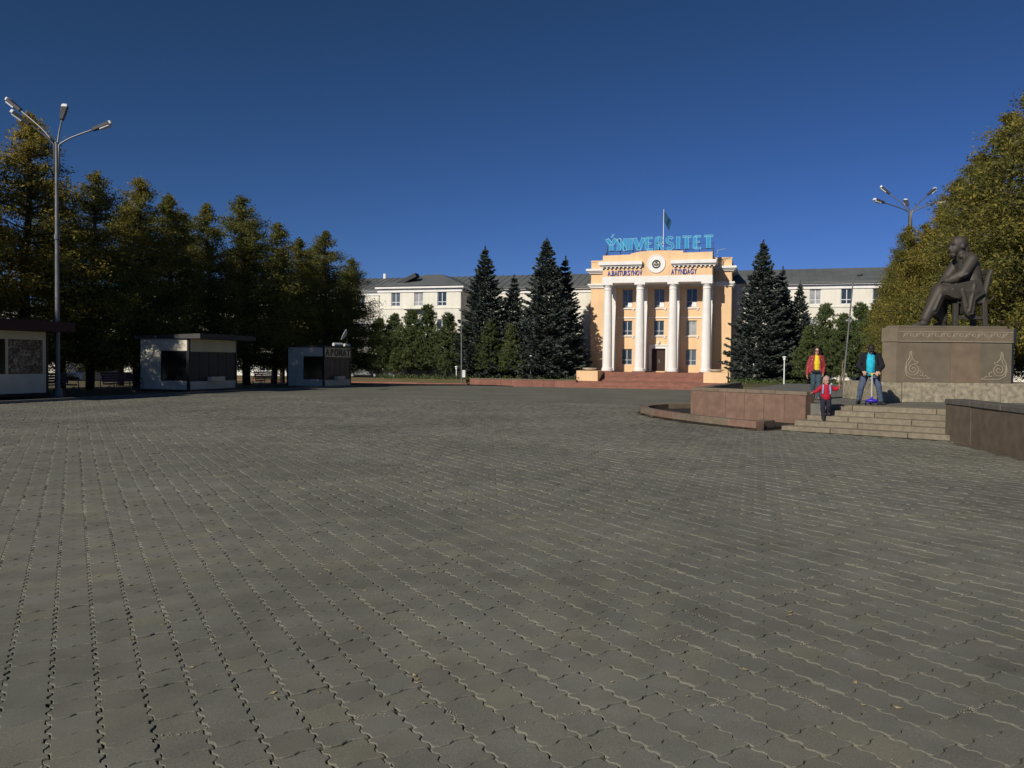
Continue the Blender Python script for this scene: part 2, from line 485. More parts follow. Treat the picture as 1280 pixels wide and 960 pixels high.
def paver_outline(k, gap):
    """square block: two teeth on the sides along the seams, one soft step on the sides across"""
    t = (np.arange(k) + 0.5) / k
    h = S / 2; A1, A2 = 0.0145, 0.0135
    x = -h + t * S
    f1 = lambda q: A1 * np.sin(4 * np.pi * q)
    f2 = lambda q: -A2 * np.tanh(2.2 * np.sin(2 * np.pi * q))
    bot = np.stack([x, -h + f2(t)], 1)
    right = np.stack([h + f1(t), x], 1)
    top = np.stack([-x, h + f2(1 - t)], 1)
    left = np.stack([-h + f1(1 - t), -x], 1)
    p = np.concatenate([bot, right, top, left])
    return p * np.array([1 - gap * 1.45 / S, 1 - gap * 1.25 / S])
def paver_verts(k, chamfer):
    o = paver_outline(k, 0.0036)
    n = len(o)
    z0 = np.full((n, 1), -0.03)
    if chamfer:
        return np.concatenate([np.hstack([o * 0.965, np.zeros((n, 1))]), np.hstack([o, np.full((n, 1), -0.0042)]), np.hstack([o, z0])]), n
    return np.concatenate([np.hstack([o, np.zeros((n, 1))]), np.hstack([o, z0])]), n
def place_matrix(N, spread):
    ang = RNG.normal(0, 0.012, N); tx = RNG.normal(0, 0.010, N); ty = RNG.normal(0, 0.010, N); dz = RNG.normal(0, 0.0022, N)
    return ang, tx, ty, dz
order = np.argsort(cy + np.abs(cx) * 0.15 + 500.0 * ((cy < 3.15) | (np.abs(cx) > 0.635 * cy)))
near = order[:300]
rest = order[300:]
# the nearest 300 blocks, one object each
pv = []
for q in range(5):
    V0, n = paver_verts(8, True)
    V0 = V0.copy(); jit = np.random.default_rng(q).normal(0, 0.0016, (n, 2))
    if q >= 3:                                    # a chipped corner or edge
        c = np.random.default_rng(q + 50).integers(0, n)
        for d_ in range(-2, 3): jit[(c + d_) % n] -= V0[(c + d_) % n, :2] * (0.07 - 0.02 * abs(d_))
    for r_ in range(3): V0[r_ * n:(r_ + 1) * n, :2] += jit
    fs = [tuple(range(n))] + [(k, n + k, n + (k + 1) % n, (k + 1) % n) for k in range(n)] + [(n + k, 2 * n + k, 2 * n + (k + 1) % n, n + (k + 1) % n) for k in range(n)]
    me = bpy.data.meshes.new('paver'); me.from_pydata(V0.tolist(), [], fs); me.materials.append(M_PAVER); me.update()
    pv.append(me)
base_ang = math.atan2(B_DIR[1], B_DIR[0])
an, tx, ty, dz = place_matrix(300, 1)
for i, k in enumerate(near):
    o = bpy.data.objects.new('paver', pv[random.choices(range(5), (4, 4, 4, 1, 1))[0]])
    COL.objects.link(o); o.parent = plaza
    o.location = (cx[k], cy[k], dz[i]); o.rotation_euler = (tx[i], ty[i], base_ang + an[i])
# all further blocks: real geometry, one part
def field(idx, k, chamfer, name):
    T, n = paver_verts(k, chamfer)
    N = len(idx); nv = len(T)
    an, tx, ty, dz = place_matrix(N, 1)
    ca, sa = np.cos(base_ang + an)[:, None], np.sin(base_ang + an)[:, None]
    X = T[None, :, 0] * ca - T[None, :, 1] * sa; Y = T[None, :, 0] * sa + T[None, :, 1] * ca
    Z = T[None, :, 2] + dz[:, None] + T[None, :, 0] * tx[:, None] + T[None, :, 1] * ty[:, None]
    P = np.stack([X + cx[idx][:, None], Y + cy[idx][:, None], Z], 2).reshape(-1, 3)
    rings = 2 if chamfer else 1
    tri = [(0, a, a + 1) for a in range(1, n - 1)]
    loops, starts, tot = [], [], 0
    one = [list(range(n))] + [[r * n + a, (r + 1) * n + a, (r + 1) * n + (a + 1) % n, r * n + (a + 1) % n] for r in range(rings) for a in range(n)]
    flat = np.concatenate(one); lens = np.array([len(f) for f in one]); st_ = np.concatenate([[0], np.cumsum(lens)[:-1]])
    L = (flat[None, :] + (np.arange(N) * nv)[:, None]).ravel()
    Sx = (st_[None, :] + (np.arange(N) * len(flat))[:, None]).ravel()
    me = bpy.data.meshes.new(name)
    me.vertices.add(len(P)); me.vertices.foreach_set('co', P.astype(np.float32).ravel())
    me.loops.add(len(L)); me.loops.foreach_set('vertex_index', L.astype(np.int32))
    me.polygons.add(len(Sx)); me.polygons.foreach_set('loop_start', Sx.astype(np.int32))
    me.update(calc_edges=True)
    me.shade_flat()
    return tag(link(name, me, M_PAVER, plaza), kind='stuff')
rd = cy[rest]
field(rest[rd < 9], 8, True, 'paver_field')
field(rest[(rd >= 9) & (rd < 19)], 4, True, 'paver_field')
field(rest[rd >= 19], 4, False, 'paver_field')

# grit pushed out of the joints, a few leaves and scraps
def grit():
    N = 1500
    mb_v, mb_f = [], []
    cl = [(RNG.uniform(-2, 4.2), RNG.uniform(3.1, 7.5)) for _ in range(46)]
    for k in range(N):
        c = cl[k % len(cl)]
        t = RNG.normal(0, 0.09); w = RNG.normal(0, 0.012)
        d, e = (A_DIR, B_DIR) if (k % len(cl)) % 2 else (B_DIR, A_DIR)
        f0 = np.array(c)
        # snap to the joint lines
        i = np.round(f0 @ B_DIR / S - 0.5) + 0.5; j = np.round(f0 @ A_DIR / S - 0.5) + 0.5
        p = B_DIR * i * S + A_DIR * j * S + d * t + e * (w + 0.018 * math.sin(2 * math.pi * t / S))
        r = RNG.uniform(0.002, 0.006)
        q = [(r, 0, 0), (0, r, 0), (-r, 0, 0), (0, -r, 0), (0, 0, r * 0.8)]
        o = len(mb_v); a = RNG.uniform(0, 6.3)
        for x, y, z in q:
            s = RNG.uniform(0.6, 1.3)
            mb_v.append((p[0] + s * (x * math.cos(a) - y * math.sin(a)), p[1] + s * (x * math.sin(a) + y * math.cos(a)), z * s + 0.0005))
        mb_f += [(o, o + 1, o + 4), (o + 1, o + 2, o + 4), (o + 2, o + 3, o + 4), (o + 3, o, o + 4)]
    me = bpy.data.meshes.new('joint_grit'); me.from_pydata(mb_v, [], mb_f)
    tag(link('joint_grit', me, pm('grit', (0.30, 0.27, 0.21), 0.95, 0.5, 90, 0)), 'pale grit spilling from the joints between the near pavers', 'grit', kind='stuff')
    v, f = [], []
    for k in range(330):
        y = 4 + 24 * RNG.random() ** 1.3; x = RNG.uniform(-0.6, 0.5) * y
        if inside(np.array([x]), np.array([y]), PAD_MASK)[0]: continue
        a = RNG.uniform(0, 6.3); s = RNG.uniform(0.010, 0.026)
        o = len(v)
        for dx, dy, dz_ in ((-1, 0, .1), (0, -.45, 0), (1, 0, .25), (0, .45, .12)):
            v.append((x + s * (dx * math.cos(a) - dy * math.sin(a)), y + s * (dx * math.sin(a) + dy * math.cos(a)), 0.004 + s * dz_))
        f.append((o, o + 1, o + 2, o + 3))
    me = bpy.data.meshes.new('fallen_leaves'); me.from_pydata(v, [], f)
    tag(link('fallen_leaves', me, pm('dry_leaf', (0.34, 0.27, 0.13), 0.9, 0.5, 30, 0, world_co=True)), 'tiny dry leaves and scraps strewn over the pavers', 'leaves', kind='stuff')
grit()

# lawns at the sides
M_GRASS = M_SOIL
lawn = sheet([-200, -80, -50, -40, -34, -30, plaza_edge_u - 0.16], [-20, 0, 10, 20, 33, 40, 47, 54, 61, 68, 75, 80, 86, 92], lambda u, v: gz(v) + 0.05).build('lawn', M_GRASS)
tag(lawn, kind='structure')
M_KERB = pm('kerb_concrete', (0.20, 0.19, 0.17), 0.9, 0.2, 3, 0.2, 50)
mb = MB()
for k in range(60):
    v = 6 + k * 1.32
    a, b = uv(plaza_edge_u - 0.08, v, gz(v)), uv(plaza_edge_u - 0.08, v + 1.3, gz(v + 1.3))
    mb.bar(a + Vector((0, 0, 0.0)), b, 0.15, 0.2)
tag(mb.build('kerb', M_KERB, None), kind='structure')

# ------------------------------------------------------------------ monument terrace at the right
M_GRAN = pm('granite_step', (0.200, 0.170, 0.118), 0.7, 0.25, 9, 0.2, 120, rand=0.12)
M_REDGRAN = pm('granite_red', (0.195, 0.122, 0.088), 0.55, 0.2, 5, 0.08, 160, rand=0.10)
M_REDCAP = pm('granite_cap', (0.18, 0.140, 0.10), 0.6, 0.2, 6, 0.1, 140, rand=0.10)
M_DKGRAN = pm('granite_brown', (0.115, 0.090, 0.066), 0.55, 0.25, 4, 0.06, 150, rand=0.12)
M_PODIUM = pm('granite_paving', (0.15, 0.145, 0.125), 0.75, 0.2, 3, 0.1, 80)
PZ = 0.62
terr = MB().prism(PODIUM, -0.15, PZ).build('podium', M_PODIUM)
tag(terr, kind='structure')

def slab_row(parent, name, a0, a1, b0, b1, z0, z1, cuts, m, frame=st, gap=0.006, jig=0.006):
    xs = [a0] + cuts + [a1]
    for k in range(len(xs) - 1):
        j = random.uniform(-jig, jig); jz = random.uniform(-jig, jig) * 0.6
        pts = [frame(xs[k] + gap, b0 + j), frame(xs[k + 1] - gap, b0 + j * 0.4), frame(xs[k + 1] - gap, b1), frame(xs[k] + gap, b1)]
        MB().prism([p.xy[:] for p in pts], z0, z1 + jz).build(name, m, parent, bevel=0.012)
stairs = thing('granite_steps', 'worn beige granite steps leading up to the statue terrace', 'steps')
RISE = PZ / 5
for k in range(5):
    b0 = k * 0.46
    cuts = sorted(random.uniform(0.12, 0.88) * ST_W for _ in range(1)) if k % 2 else [ST_W * random.uniform(0.28, 0.4), ST_W * random.uniform(0.6, 0.78)]
    if k == 4: b1 = b0 + 0.9
    else: b1 = b0 + 0.60
    slab_row(stairs, 'slab', 0.16 * k if k < 4 else 0.55, ST_W - 0.02 * k, b0, b1, 0.0 if k == 0 else k * RISE - 0.03, (k + 1) * RISE + (0.006 if k == 4 else 0), cuts, M_GRAN)

def wall_run(parent, p0, p1, z0, z1, th, npan, m, cap_m, cap_h=0.11, over=0.05, panel='panel', cap='coping'):
    p0, p1 = Vector((*p0, 0)), Vector((*p1, 0))
    d = (p1 - p0); L = d.length; d.normalize(); nrm = Vector((-d.y, d.x, 0))
    for k in range(npan):
        a, b = L * k / npan + 0.004, L * (k + 1) / npan - 0.004
        j = random.uniform(-0.006, 0.006)
        q = [p0 + d * a + nrm * j, p0 + d * b + nrm * j, p0 + d * b + nrm * th, p0 + d * a + nrm * th]
        MB().prism([x.xy[:] for x in q], z0, z1 - cap_h).build(panel, m, parent, bevel=0.006)
    nc = max(1, round(npan * 0.6))
    for k in range(nc):
        a, b = L * k / nc + 0.004, L * (k + 1) / nc - 0.004
        q = [p0 + d * a - nrm * over, p0 + d * b - nrm * over, p0 + d * b + nrm * (th + over), p0 + d * a + nrm * (th + over)]
        MB().prism([x.xy[:] for x in q], z1 - cap_h + 0.003, z1 + random.uniform(-0.004, 0.004)).build(cap, cap_m, parent, bevel=0.012)
rw = thing('granite_wall', 'low red granite wall with flat coping left of the steps', 'wall')
wall_run(rw, WALL_R, WALL_L, -0.02, 0.95, -0.42, 6, M_REDGRAN, M_REDCAP)
wall_run(rw, (WALL_L[0] + 0.1, WALL_L[1] + 0.12), (9.2, 34), -0.02, 0.95, -0.42, 8, M_REDGRAN, M_REDCAP)
dwall = thing('granite_wall', 'dark brown granite wall with grey coping right of the steps', 'wall')
rp = [(9.98, 18.75), (9.86, 17.5), (9.62, 16.0), (9.42, 14.7), (9.36, 13.3), (9.45, 11.8), (9.75, 10.2)]
for i in range(len(rp) - 1):
    wall_run(dwall, rp[i], rp[i + 1], -0.02, 0.95, 0.45, 1, M_DKGRAN, pm('granite_grey_cap', (0.115, 0.105, 0.088), 0.6, 0.2, 6, 0.1, 140, rand=0.1), 0.12, 0.03)
# crescent planter in front of the red wall
pl = thing('stone_planter', 'crescent shaped granite planter below the red wall, holding bare soil', 'planter')
po = [Vector((*p, 0)) for p in PLANTER_OUT]
for i in range(len(po) - 1):
    a, b = po[i], po[i + 1]; 
    def inn(k):
        t = (po[min(k + 1, len(po) - 1)] - po[max(k - 1, 0)]).normalized()
        return po[k] + Vector((t.y, -t.x, 0)) * 0.30
    ga = (b - a).normalized() * 0.004
    q = [a + ga, b - ga, inn(i + 1) - ga, inn(i) + ga]
    MB().prism([x.xy[:] for x in q], 0.0, 0.235 + random.uniform(-0.004, 0.004)).build('kerb_stone', M_REDCAP if i % 3 else M_REDGRAN, pl, bevel=0.010)
MB().prism([(6.25, 20.85), (6.95, 21.5), (6.75, 21.75), (6.15, 21.15)], 0.0, 0.232).build('kerb_stone', M_REDCAP, pl, bevel=0.01)
MB().prism([p for p in PLANTER_OUT] + [(9.0, 33.5), (5.85, 25.9), (7.9, 22.7), (7.2, 21.6)], 0.0, 0.06).build('soil', pm('planter_soil', (0.03, 0.026, 0.02), 0.95, 0.4, 12, 0.6, 60), pl)
# a plinth block and rear paving slab edge beside the statue base

# ------------------------------------------------------------------ statue and pedestal
M_PED = [pm('pedestal_granite_a', (0.165, 0.132, 0.092), 0.6, 0.15, 3, 0.05, 150), pm('pedestal_granite_b', (0.155, 0.128, 0.092), 0.6, 0.15, 3, 0.05, 150),
         pm('pedestal_granite_c', (0.185, 0.135, 0.092), 0.6, 0.18, 3, 0.05, 150), pm('pedestal_granite_d', (0.145, 0.122, 0.088), 0.6, 0.15, 3, 0.05, 150)]
M_CARVE = pm('carved_line', (0.36, 0.31, 0.22), 0.8, 0.15, 20, 0.1, 150)
M_RUB = pm('speckled_granite', (0.40, 0.35, 0.245), 0.85, 0.45, 7, 0.5, 40, col2=(0.17, 0.15, 0.11))
PX, PY = 11.3, 24.0
ped = thing('pedestal', 'brown granite statue pedestal carved with two scrolls and a frieze', 'pedestal', (PX, PY, PZ))
xs = [-0.52, 0.2, 1.75, 3.1, 4.6, 5.4]
for k in range(len(xs) - 1):
    MB().box(xs[k] + 0.004, xs[k + 1] - 0.004, 0 + random.uniform(-0.008, 0.008) + (0.0 if k else 0.05), 2.6, 0.0, 0.585 + random.uniform(-0.004, 0.004)).build('base_block', M_RUB, ped, bevel=0.015)
z0, z1 = 0.59, 1.78
pans = [(0.02, 0.78), (0.78, 1.63), (1.63, 2.50), (2.50, 3.42)]
for k, (a, b) in enumerate(pans):
    MB().box(a + 0.002, b - 0.002, 0.06 + (0.004 if k % 2 else 0), 0.6, z0, z1).build('panel', M_PED[(0, 1, 2, 3)[k]], ped, bevel=0.004)
core = [(0.03, 0.09), (3.4, 0.09), (3.75, 0.5), (3.8, 1.4), (3.3, 1.9), (0.75, 1.9), (-0.22, 0.42)]
MB().prism(core, z0, z1 - 0.003).build('core', M_PED[1], ped)
# corner panel on the left
MB().prism([(0.018, 0.055), (-0.25, 0.40), (-0.2, 0.46), (0.06, 0.12)], z0, z1 - 0.001).build('panel', M_PED[0], ped)
band = [(0.0, 0.03), (3.44, 0.03), (3.8, 0.48), (3.85, 1.45), (3.3, 1.95), (0.73, 1.95), (-0.28, 0.41)]
MB().prism(band, z1 + 0.003, 2.20).build('frieze', M_PED[0], ped, bevel=0.01)
top = [(0.10, 0.12), (3.3, 0.12), (3.6, 0.5), (3.65, 1.4), (3.2, 1.85), (0.8, 1.85), (-0.1, 0.47)]
MB().prism(top, 2.203, 2.27).build('plinth', M_PED[3], ped, bevel=0.008)
def carve(path, w=0.011):
    return MB().tube([Vector((x, 0.062 - 0.004, z)) for x, z in path], w, 5)
def scroll(cx_, mirror, name='scroll'):
    mb = MB()
    s = -1 if mirror else 1
    def P(x, z): return (cx_ + s * x, z)
    sp = []
    for k in range(44):
        a = k / 43 * 4.2 * math.pi
        r = 0.21 * (1 - k / 43 * 0.88)
        sp.append(P(r * math.cos(a + 2.6) + 0.0, 0.98 + r * math.sin(a + 2.6)))
    mb2 = [sp]
    mb2.append([P(-0.21, 1.05), P(-0.24, 0.95), P(-0.18, 0.79), P(0.0, 0.70), P(0.3, 0.695), P(0.5, 0.695)])
    mb2.append([P(-0.23, 1.0), P(-0.2, 1.18), P(-0.11, 1.32), P(-0.10, 1.48), P(-0.055, 1.52), P(-0.05, 1.38), P(-0.02, 1.28), P(0.06, 1.2), P(0.15, 1.2), P(0.12, 1.15), P(0.02, 1.15)])
    mb2.append([P(-0.16, 1.08), P(-0.1, 1.2), P(-0.06, 1.3)])
    mb2.append([P(0.2, 0.93), P(0.3, 0.86), P(0.27, 0.78), P(0.2, 0.8)])
    mb2.append([P(0.3, 0.76), P(0.38, 0.80), P(0.42, 0.74), P(0.5, 0.72), P(0.5, 0.70)])
    for p in mb2:
        fine = []
        for i in range(len(p) - 1):
            for t in (0, .5): fine.append((p[i][0] * (1 - t) + p[i + 1][0] * t, p[i][1] * (1 - t) + p[i + 1][1] * t))
        fine.append(p[-1])
        mb.tube([Vector((x, 0.056, z)) for x, z in (p if len(p) > 20 else fine)], 0.011, 5)
    return mb.build(name, M_CARVE, ped)
scroll(0.52, False); scroll(3.05, True)
mb = MB()
for k in range(17):                                   # carved band of interlaced horns
    x = 0.27 + k * 0.182; z = 1.99; q = 1 if k % 2 else -1
    mb.tube([Vector((x + 0.055 * math.cos(a), 0.026, z + 0.05 * math.sin(a))) for a in np.linspace(0, 5.2, 9)], 0.009, 4)
    mb.tube([Vector((x - 0.09, 0.026, z + q * 0.07)), Vector((x - 0.05, 0.026, z + q * 0.03)), Vector((x + 0.02, 0.026, z - q * 0.02)), Vector((x + 0.08, 0.026, z - q * 0.07))], 0.008, 4)
mb.build('frieze_carving', M_CARVE, ped)
mb = MB()
mb.bar((0.02, 0.03, 2.09), (3.43, 0.03, 2.09), 0.012); mb.bar((0.02, 0.03, 1.80), (3.43, 0.03, 1.80), 0.016)
mb.build('moulding', M_CARVE, ped)

M_BRONZE = pm('bronze', (0.062, 0.053, 0.042), 0.6, 0.35, 3, 0.10, 60, col2=(0.05, 0.045, 0.036), spec=0.4, metal=0.2)
stt = thing('statue', 'dark bronze statue of a seated man on a chair facing left', 'statue', (14.22, 24.95, PZ + 2.272))
K = 0.003574 * 24.95 / 25
def Z(x, y, d=0): return Vector(((x - 720) * K, d * K, (868 - y) * K))
b = MB()
c = lambda p, r, q, s: b.capsule(Z(*p), r * K, Z(*q), s * K, 14)
Mh = Matrix.Rotation(R(-14), 4, 'Y')
b.ball(Z(530, 165), (60 * K, 52 * K, 74 * K), 18, 14, Mh)              # skull
b.ball(Z(500, 205), (40 * K, 40 * K, 46 * K), 14, 10)                   # jaw
c((466, 178, 0), 9, (456, 205, 0), 15)                                  # nose
c((468, 226, -14), 9, (468, 226, 14), 9)                                # moustache and lips
c((484, 248, 0), 22, (494, 240, 0), 22)                                 # chin
c((474, 160, -26), 12, (474, 160, 26), 12)                              # brow
b.ball(Z(545, 185, -52), (16 * K, 9 * K, 24 * K)); b.ball(Z(545, 185, 52), (16 * K, 9 * K, 24 * K))   # ears
c((548, 225, 0), 40, (575, 300, 0), 50)                                 # neck
c((540, 268, -38), 22, (600, 258, -30), 24); c((540, 268, 38), 22, (600, 258, 30), 24)   # collar
for s in (-1, 1):
    c((595, 315, 70 * s), 58, (625, 420, 55 * s), 70); c((625, 420, 55 * s), 70, (630, 560, 55 * s), 82)
    c((585, 275, 30 * s), 38, (605, 305, 80 * s), 46)
c((600, 330, 0), 70, (630, 560, 0), 92)
c((640, 580, -60), 75, (620, 600, 60), 75)
# near arm
c((588, 305, -112), 50, (508, 425, -130), 44); c((508, 425, -130), 44, (415, 478, -92), 33); c((430, 470, -98), 38, (452, 462, -106), 42)
c((410, 480, -90), 26, (385, 482, -80), 22)
for i, (dx, dy) in enumerate(((-46, 4), (-52, 12), (-48, 19), (-40, 24))):
    c((388, 478 + i * 5, -92 + i * 9), 8, (365, 478 + dy * 0.6, -90 + i * 9), 8); c((365, 478 + dy * 0.6, -90 + i * 9), 8, (388 + dx, 486 + dy, -90 + i * 9), 6)
c((400, 470, -66), 9, (372, 466, -58), 7)
# far arm
c((588, 305, 112), 50, (510, 430, 130), 44); c((510, 430, 130), 44, (430, 505, 90), 33)
c((425, 505, 88), 26, (390, 515, 80), 22)
for i in range(4):
    c((392, 512 + i * 4, 66 + i * 9), 8, (350, 525 + i * 5, 66 + i * 9), 7)
# near leg, thrust forward
c((610, 575, -75), 78, (350, 568, -68), 62); c((350, 568, -68), 62, (300, 660, -66), 55); c((300, 660, -66), 55, (232, 800, -62), 42)
c((345, 600, -68), 50, (290, 740, -64), 46)
c((232, 800, -62), 38, (225, 838, -62), 30); c((235, 842, -62), 26, (152, 853, -66), 16); c((165, 855, -66), 20, (130, 858, -68), 12)
# far leg, tucked back
c((610, 575, 75), 78, (395, 580, 70), 60); c((395, 580, 70), 60, (420, 690, 68), 52); c((420, 690, 68), 52, (445, 800, 66), 42)
c((445, 805, 66), 34, (440, 838, 66), 28); c((450, 842, 66), 26, (380, 853, 64), 17)
c((395, 640, 70), 46, (405, 760, 68), 44)
# coat: body and skirts cut to the silhouette, then rounded by the fused skin
def sil(pts, d0, d1):
    p = [Z(x, y) for x, y in pts]
    b.prism_y([(v.x, v.z) for v in p], d0 * K, d1 * K)
sil([(552, 262), (600, 238), (645, 275), (675, 340), (698, 440), (696, 560), (680, 612), (560, 615), (545, 520), (580, 430), (575, 350)], -84, 84)
sil([(650, 470), (696, 590), (640, 622), (612, 650), (600, 765), (545, 778), (520, 740), (500, 640), (430, 632), (372, 606), (360, 560), (420, 520), (540, 490)], -142, -92)
sil([(650, 470), (696, 590), (640, 622), (560, 660), (430, 632), (372, 600), (400, 530), (540, 490)], 92, 135)
sil([(690, 560), (690, 640), (560, 770), (530, 760), (520, 620)], -92, 92)
b.ball(Z(545, 150), (60 * K, 57 * K, 62 * K), 16, 12)                    # hair
c((575, 130, 0), 30, (590, 215, 0), 30)
c((490, 258, -10), 14, (490, 258, 10), 14); c((480, 236, 0), 16, (492, 268, 0), 14)      # beard
# lapel and back folds
for (p, q) in (((560, 300, -84), (575, 480, -84)), ((330, 610, -124), (285, 730, -112)), ((520, 430, -172), (470, 455, -150)), ((600, 520, -142), (560, 740, -142)), ((500, 560, -142), (540, 700, -142)), ((420, 560, -142), (480, 620, -142))):
    c(p, 10, q, 12)
fig = blob(b, 0.018, 3, 'figure')
link('figure', fig, M_BRONZE, stt)
ch = MB()
def zb(x0, x1, y0, y1, d0, d1):
    p, q = Z(x0, y1, d0), Z(x1, y0, d1)
    ch.box(p.x, q.x, p.y, q.y, p.z, q.z)
zb(480, 705, 622, 672, -105, 105)
ch.build('seat', M_BRONZE, stt, bevel=0.012)
for x0, x1, y0, lean in ((448, 494, 672, 0), (686, 730, 640, 14)):
    for s in (-1, 1):
        ch = MB(); d = 88 * s
        a_, b_ = Z((x0 + x1) / 2, y0, d), Z((x0 + x1) / 2 + lean, 867, d)
        ch.bar(a_, b_, 0.13, 0.15, up=(0, 1, 0)); ch.build('leg', M_BRONZE, stt, bevel=0.012)
for s in (-1, 1):
    ch = MB(); ch.tube([Z(700, 660, 88 * s), Z(722, 540, 88 * s), Z(745, 440, 88 * s), Z(768, 388, 88 * s)], [0.085, 0.08, 0.075, 0.06], 8)
    ch.build('back_post', M_BRONZE, stt, smooth=R(40))
    ch = MB(); ch.tube([Z(705, 655, 96 * s), Z(745, 652, 96 * s), Z(775, 632, 96 * s), Z(790, 600, 96 * s)], [0.03, 0.028, 0.024, 0.014], 6)
    ch.build('scroll_end', M_BRONZE, stt, smooth=True)
for y in (400, 455, 520):
    ch = MB(); x = 762 - (y - 388) * 0.27
    ch.bar(Z(x, y, -88), Z(x, y, 88), 0.06, 0.14); ch.build('back_rail', M_BRONZE, stt, bevel=0.01)
ch = MB(); ch.bar(Z(470, 790, -88), Z(705, 790, -88), 0.06, 0.09); ch.build('stretcher', M_BRONZE, stt)

# ------------------------------------------------------------------ university building
M_PEACH = pm('peach_render', (0.80, 0.545, 0.31), 0.85, 0.08, 0.7, 0.06, 40, streak=0.10)
M_WHITE = pm('white_paint', (0.80, 0.78, 0.74), 0.7, 0.06, 1.2, 0.04, 40, streak=0.08)
M_CREAM = pm('cream_render', (0.76, 0.725, 0.62), 0.85, 0.08, 0.6, 0.05, 40, streak=0.12)
M_GLASS = glass_mat('window_glass', (0.03, 0.045, 0.055))
PANES = [M_GLASS, M_GLASS, glass_mat('window_glass_pale', (0.10, 0.12, 0.13)), pm('net_curtain', (0.32, 0.33, 0.33), 0.4, 0.35, 2.0, 0, 30, spec=0.5)]
M_FRAME = pm('window_frame_paint', (0.45, 0.47, 0.48), 0.5, 0.1, 3, 0)
M_PVC = pm('white_pvc', (0.78, 0.78, 0.78), 0.4, 0.05, 3, 0)
M_DOOR = pm('door_dark', (0.045, 0.022, 0.015), 0.5, 0.2, 4, 0.1)
M_ROOF = pm('roof_metal', (0.125, 0.135, 0.132), 0.55, 0.15, 0.5, 0.05, 30)
M_STEPR = pm('red_step', (0.24, 0.105, 0.075), 0.7, 0.25, 1.5, 0.1, 60, rand=0.12)
M_DARK = pm('dark_metal', (0.03, 0.032, 0.035), 0.5, 0.2, 5, 0)
BO = Vector((16.5, 92.0, 0))
F = 0.77

def wall_open(x0, x1, z0, z1, y, holes, depth=0.25):
    """a wall facing -y with rectangular openings and their reveals"""
    mb = MB()
    xs = sorted({x0, x1, *[h[0] for h in holes], *[h[1] for h in holes]})
    zs = sorted({z0, z1, *[h[2] for h in holes], *[h[3] for h in holes]})
    for i in range(len(xs) - 1):
        for j in range(len(zs) - 1):
            cxm, czm = (xs[i] + xs[i + 1]) / 2, (zs[j] + zs[j + 1]) / 2
            if any(h[0] < cxm < h[1] and h[2] < czm < h[3] for h in holes): continue
            mb.add([(xs[i], y, zs[j]), (xs[i + 1], y, zs[j]), (xs[i + 1], y, zs[j + 1]), (xs[i], y, zs[j + 1])], [(0, 1, 2, 3)])
    for a, b_, c_, d in holes:
        q = [(a, c_), (b_, c_), (b_, d), (a, d)]
        for k in range(4):
            p, r = q[k], q[(k + 1) % 4]
            mb.add([(p[0], y, p[1]), (r[0], y, r[1]), (r[0], y + depth, r[1]), (p[0], y + depth, p[1])], [(3, 2, 1, 0)])
    return mb
def window(parent, x0, x1, z0, z1, y, kind=0, fm=None):
    """frame with mullions, one pane object behind; sits in the reveal"""
    fm = fm or M_FRAME
    w = 0.07
    mb = MB()
    mb.box(x0, x0 + w, y, y + 0.08, z0, z1); mb.box(x1 - w, x1, y, y + 0.08, z0, z1)
    mb.box(x0 + w, x1 - w, y, y + 0.08, z1 - w, z1); mb.box(x0 + w, x1 - w, y, y + 0.08, z0, z0 + w)
    xm = (x0 + x1) / 2; zt = z0 + (z1 - z0) * 0.3
    if kind in (0, 1):
        mb.box(xm - 0.04, xm + 0.04, y + 0.005, y + 0.075, z0 + w, z1 - w)
    mb.box(x0 + w, x1 - w, y + 0.01, y + 0.07, zt - 0.035, zt + 0.035)
    f = mb.build('window', fm, parent)
    MB().box(x0 + 0.02, x1 - 0.02, y + 0.045, y + 0.06, z0 + 0.02, z1 - 0.02).build('pane', random.choice(PANES), f)
    if kind == 1:
        MB().box(xm + 0.05, x1 - w, y - 0.04, y + 0.04, z0 + w, zt - 0.04).build('vent_panel', M_PVC, f)
    return f

ub = thing('university_building', 'peach columned university entrance building with white portico and stepped parapet', 'building', BO, AX)
cu = -0.34
SP = 3.68
mx0, mx1, my = cu - 8.05, cu + 8.05, 2.6
bays = [cu - SP, cu, cu + SP]
holes = []
for x in bays:
    holes += [(x - 0.60, x + 0.60, F + 7.35, F + 9.5), (x - 0.60, x + 0.60, F + 4.15, F + 5.85)]
    if x != cu: holes.append((x - 0.62, x + 0.62, F + 0.72, F + 2.55))
holes.append((cu - 0.78, cu + 0.78, F + 0.0, F + 2.6))
wall_open(mx0, mx1, -1.2, F + 10.9, my, holes, 0.3).build('wall', M_PEACH, ub)
mb = MB()
mb.add([(mx1, my, -1.2), (mx1, 16, -1.2), (mx1, 16, F + 10.9), (mx1, my, F + 10.9), (mx0, my, -1.2), (mx0, 16, -1.2), (mx0, 16, F + 10.9), (mx0, my, F + 10.9)], [(0, 1, 2, 3), (7, 6, 5, 4), (2, 6, 7, 3), (1, 5, 6, 2)])
mb.build('side_wall', M_PEACH, ub)
MB().box(mx0 + 0.01, mx1 - 0.01, my - 0.003, 16.02, F + 10.9, F + 12.75).build('attic', M_PEACH, ub)
MB().box(mx0 - 0.02, mx1 + 0.02, my - 0.06, my + 0.5, F + 12.75, F + 12.95).build('parapet_cap', M_PEACH, ub)
def mould(name, x0, x1, y0, y1, steps, m=M_WHITE):
    mb = MB()
    for k, (z0, z1, p) in enumerate(steps):
        mb.box(x0 - p, x1 + p, y0 - p, y1, z0, z1)
    return mb.build(name, m, ub)
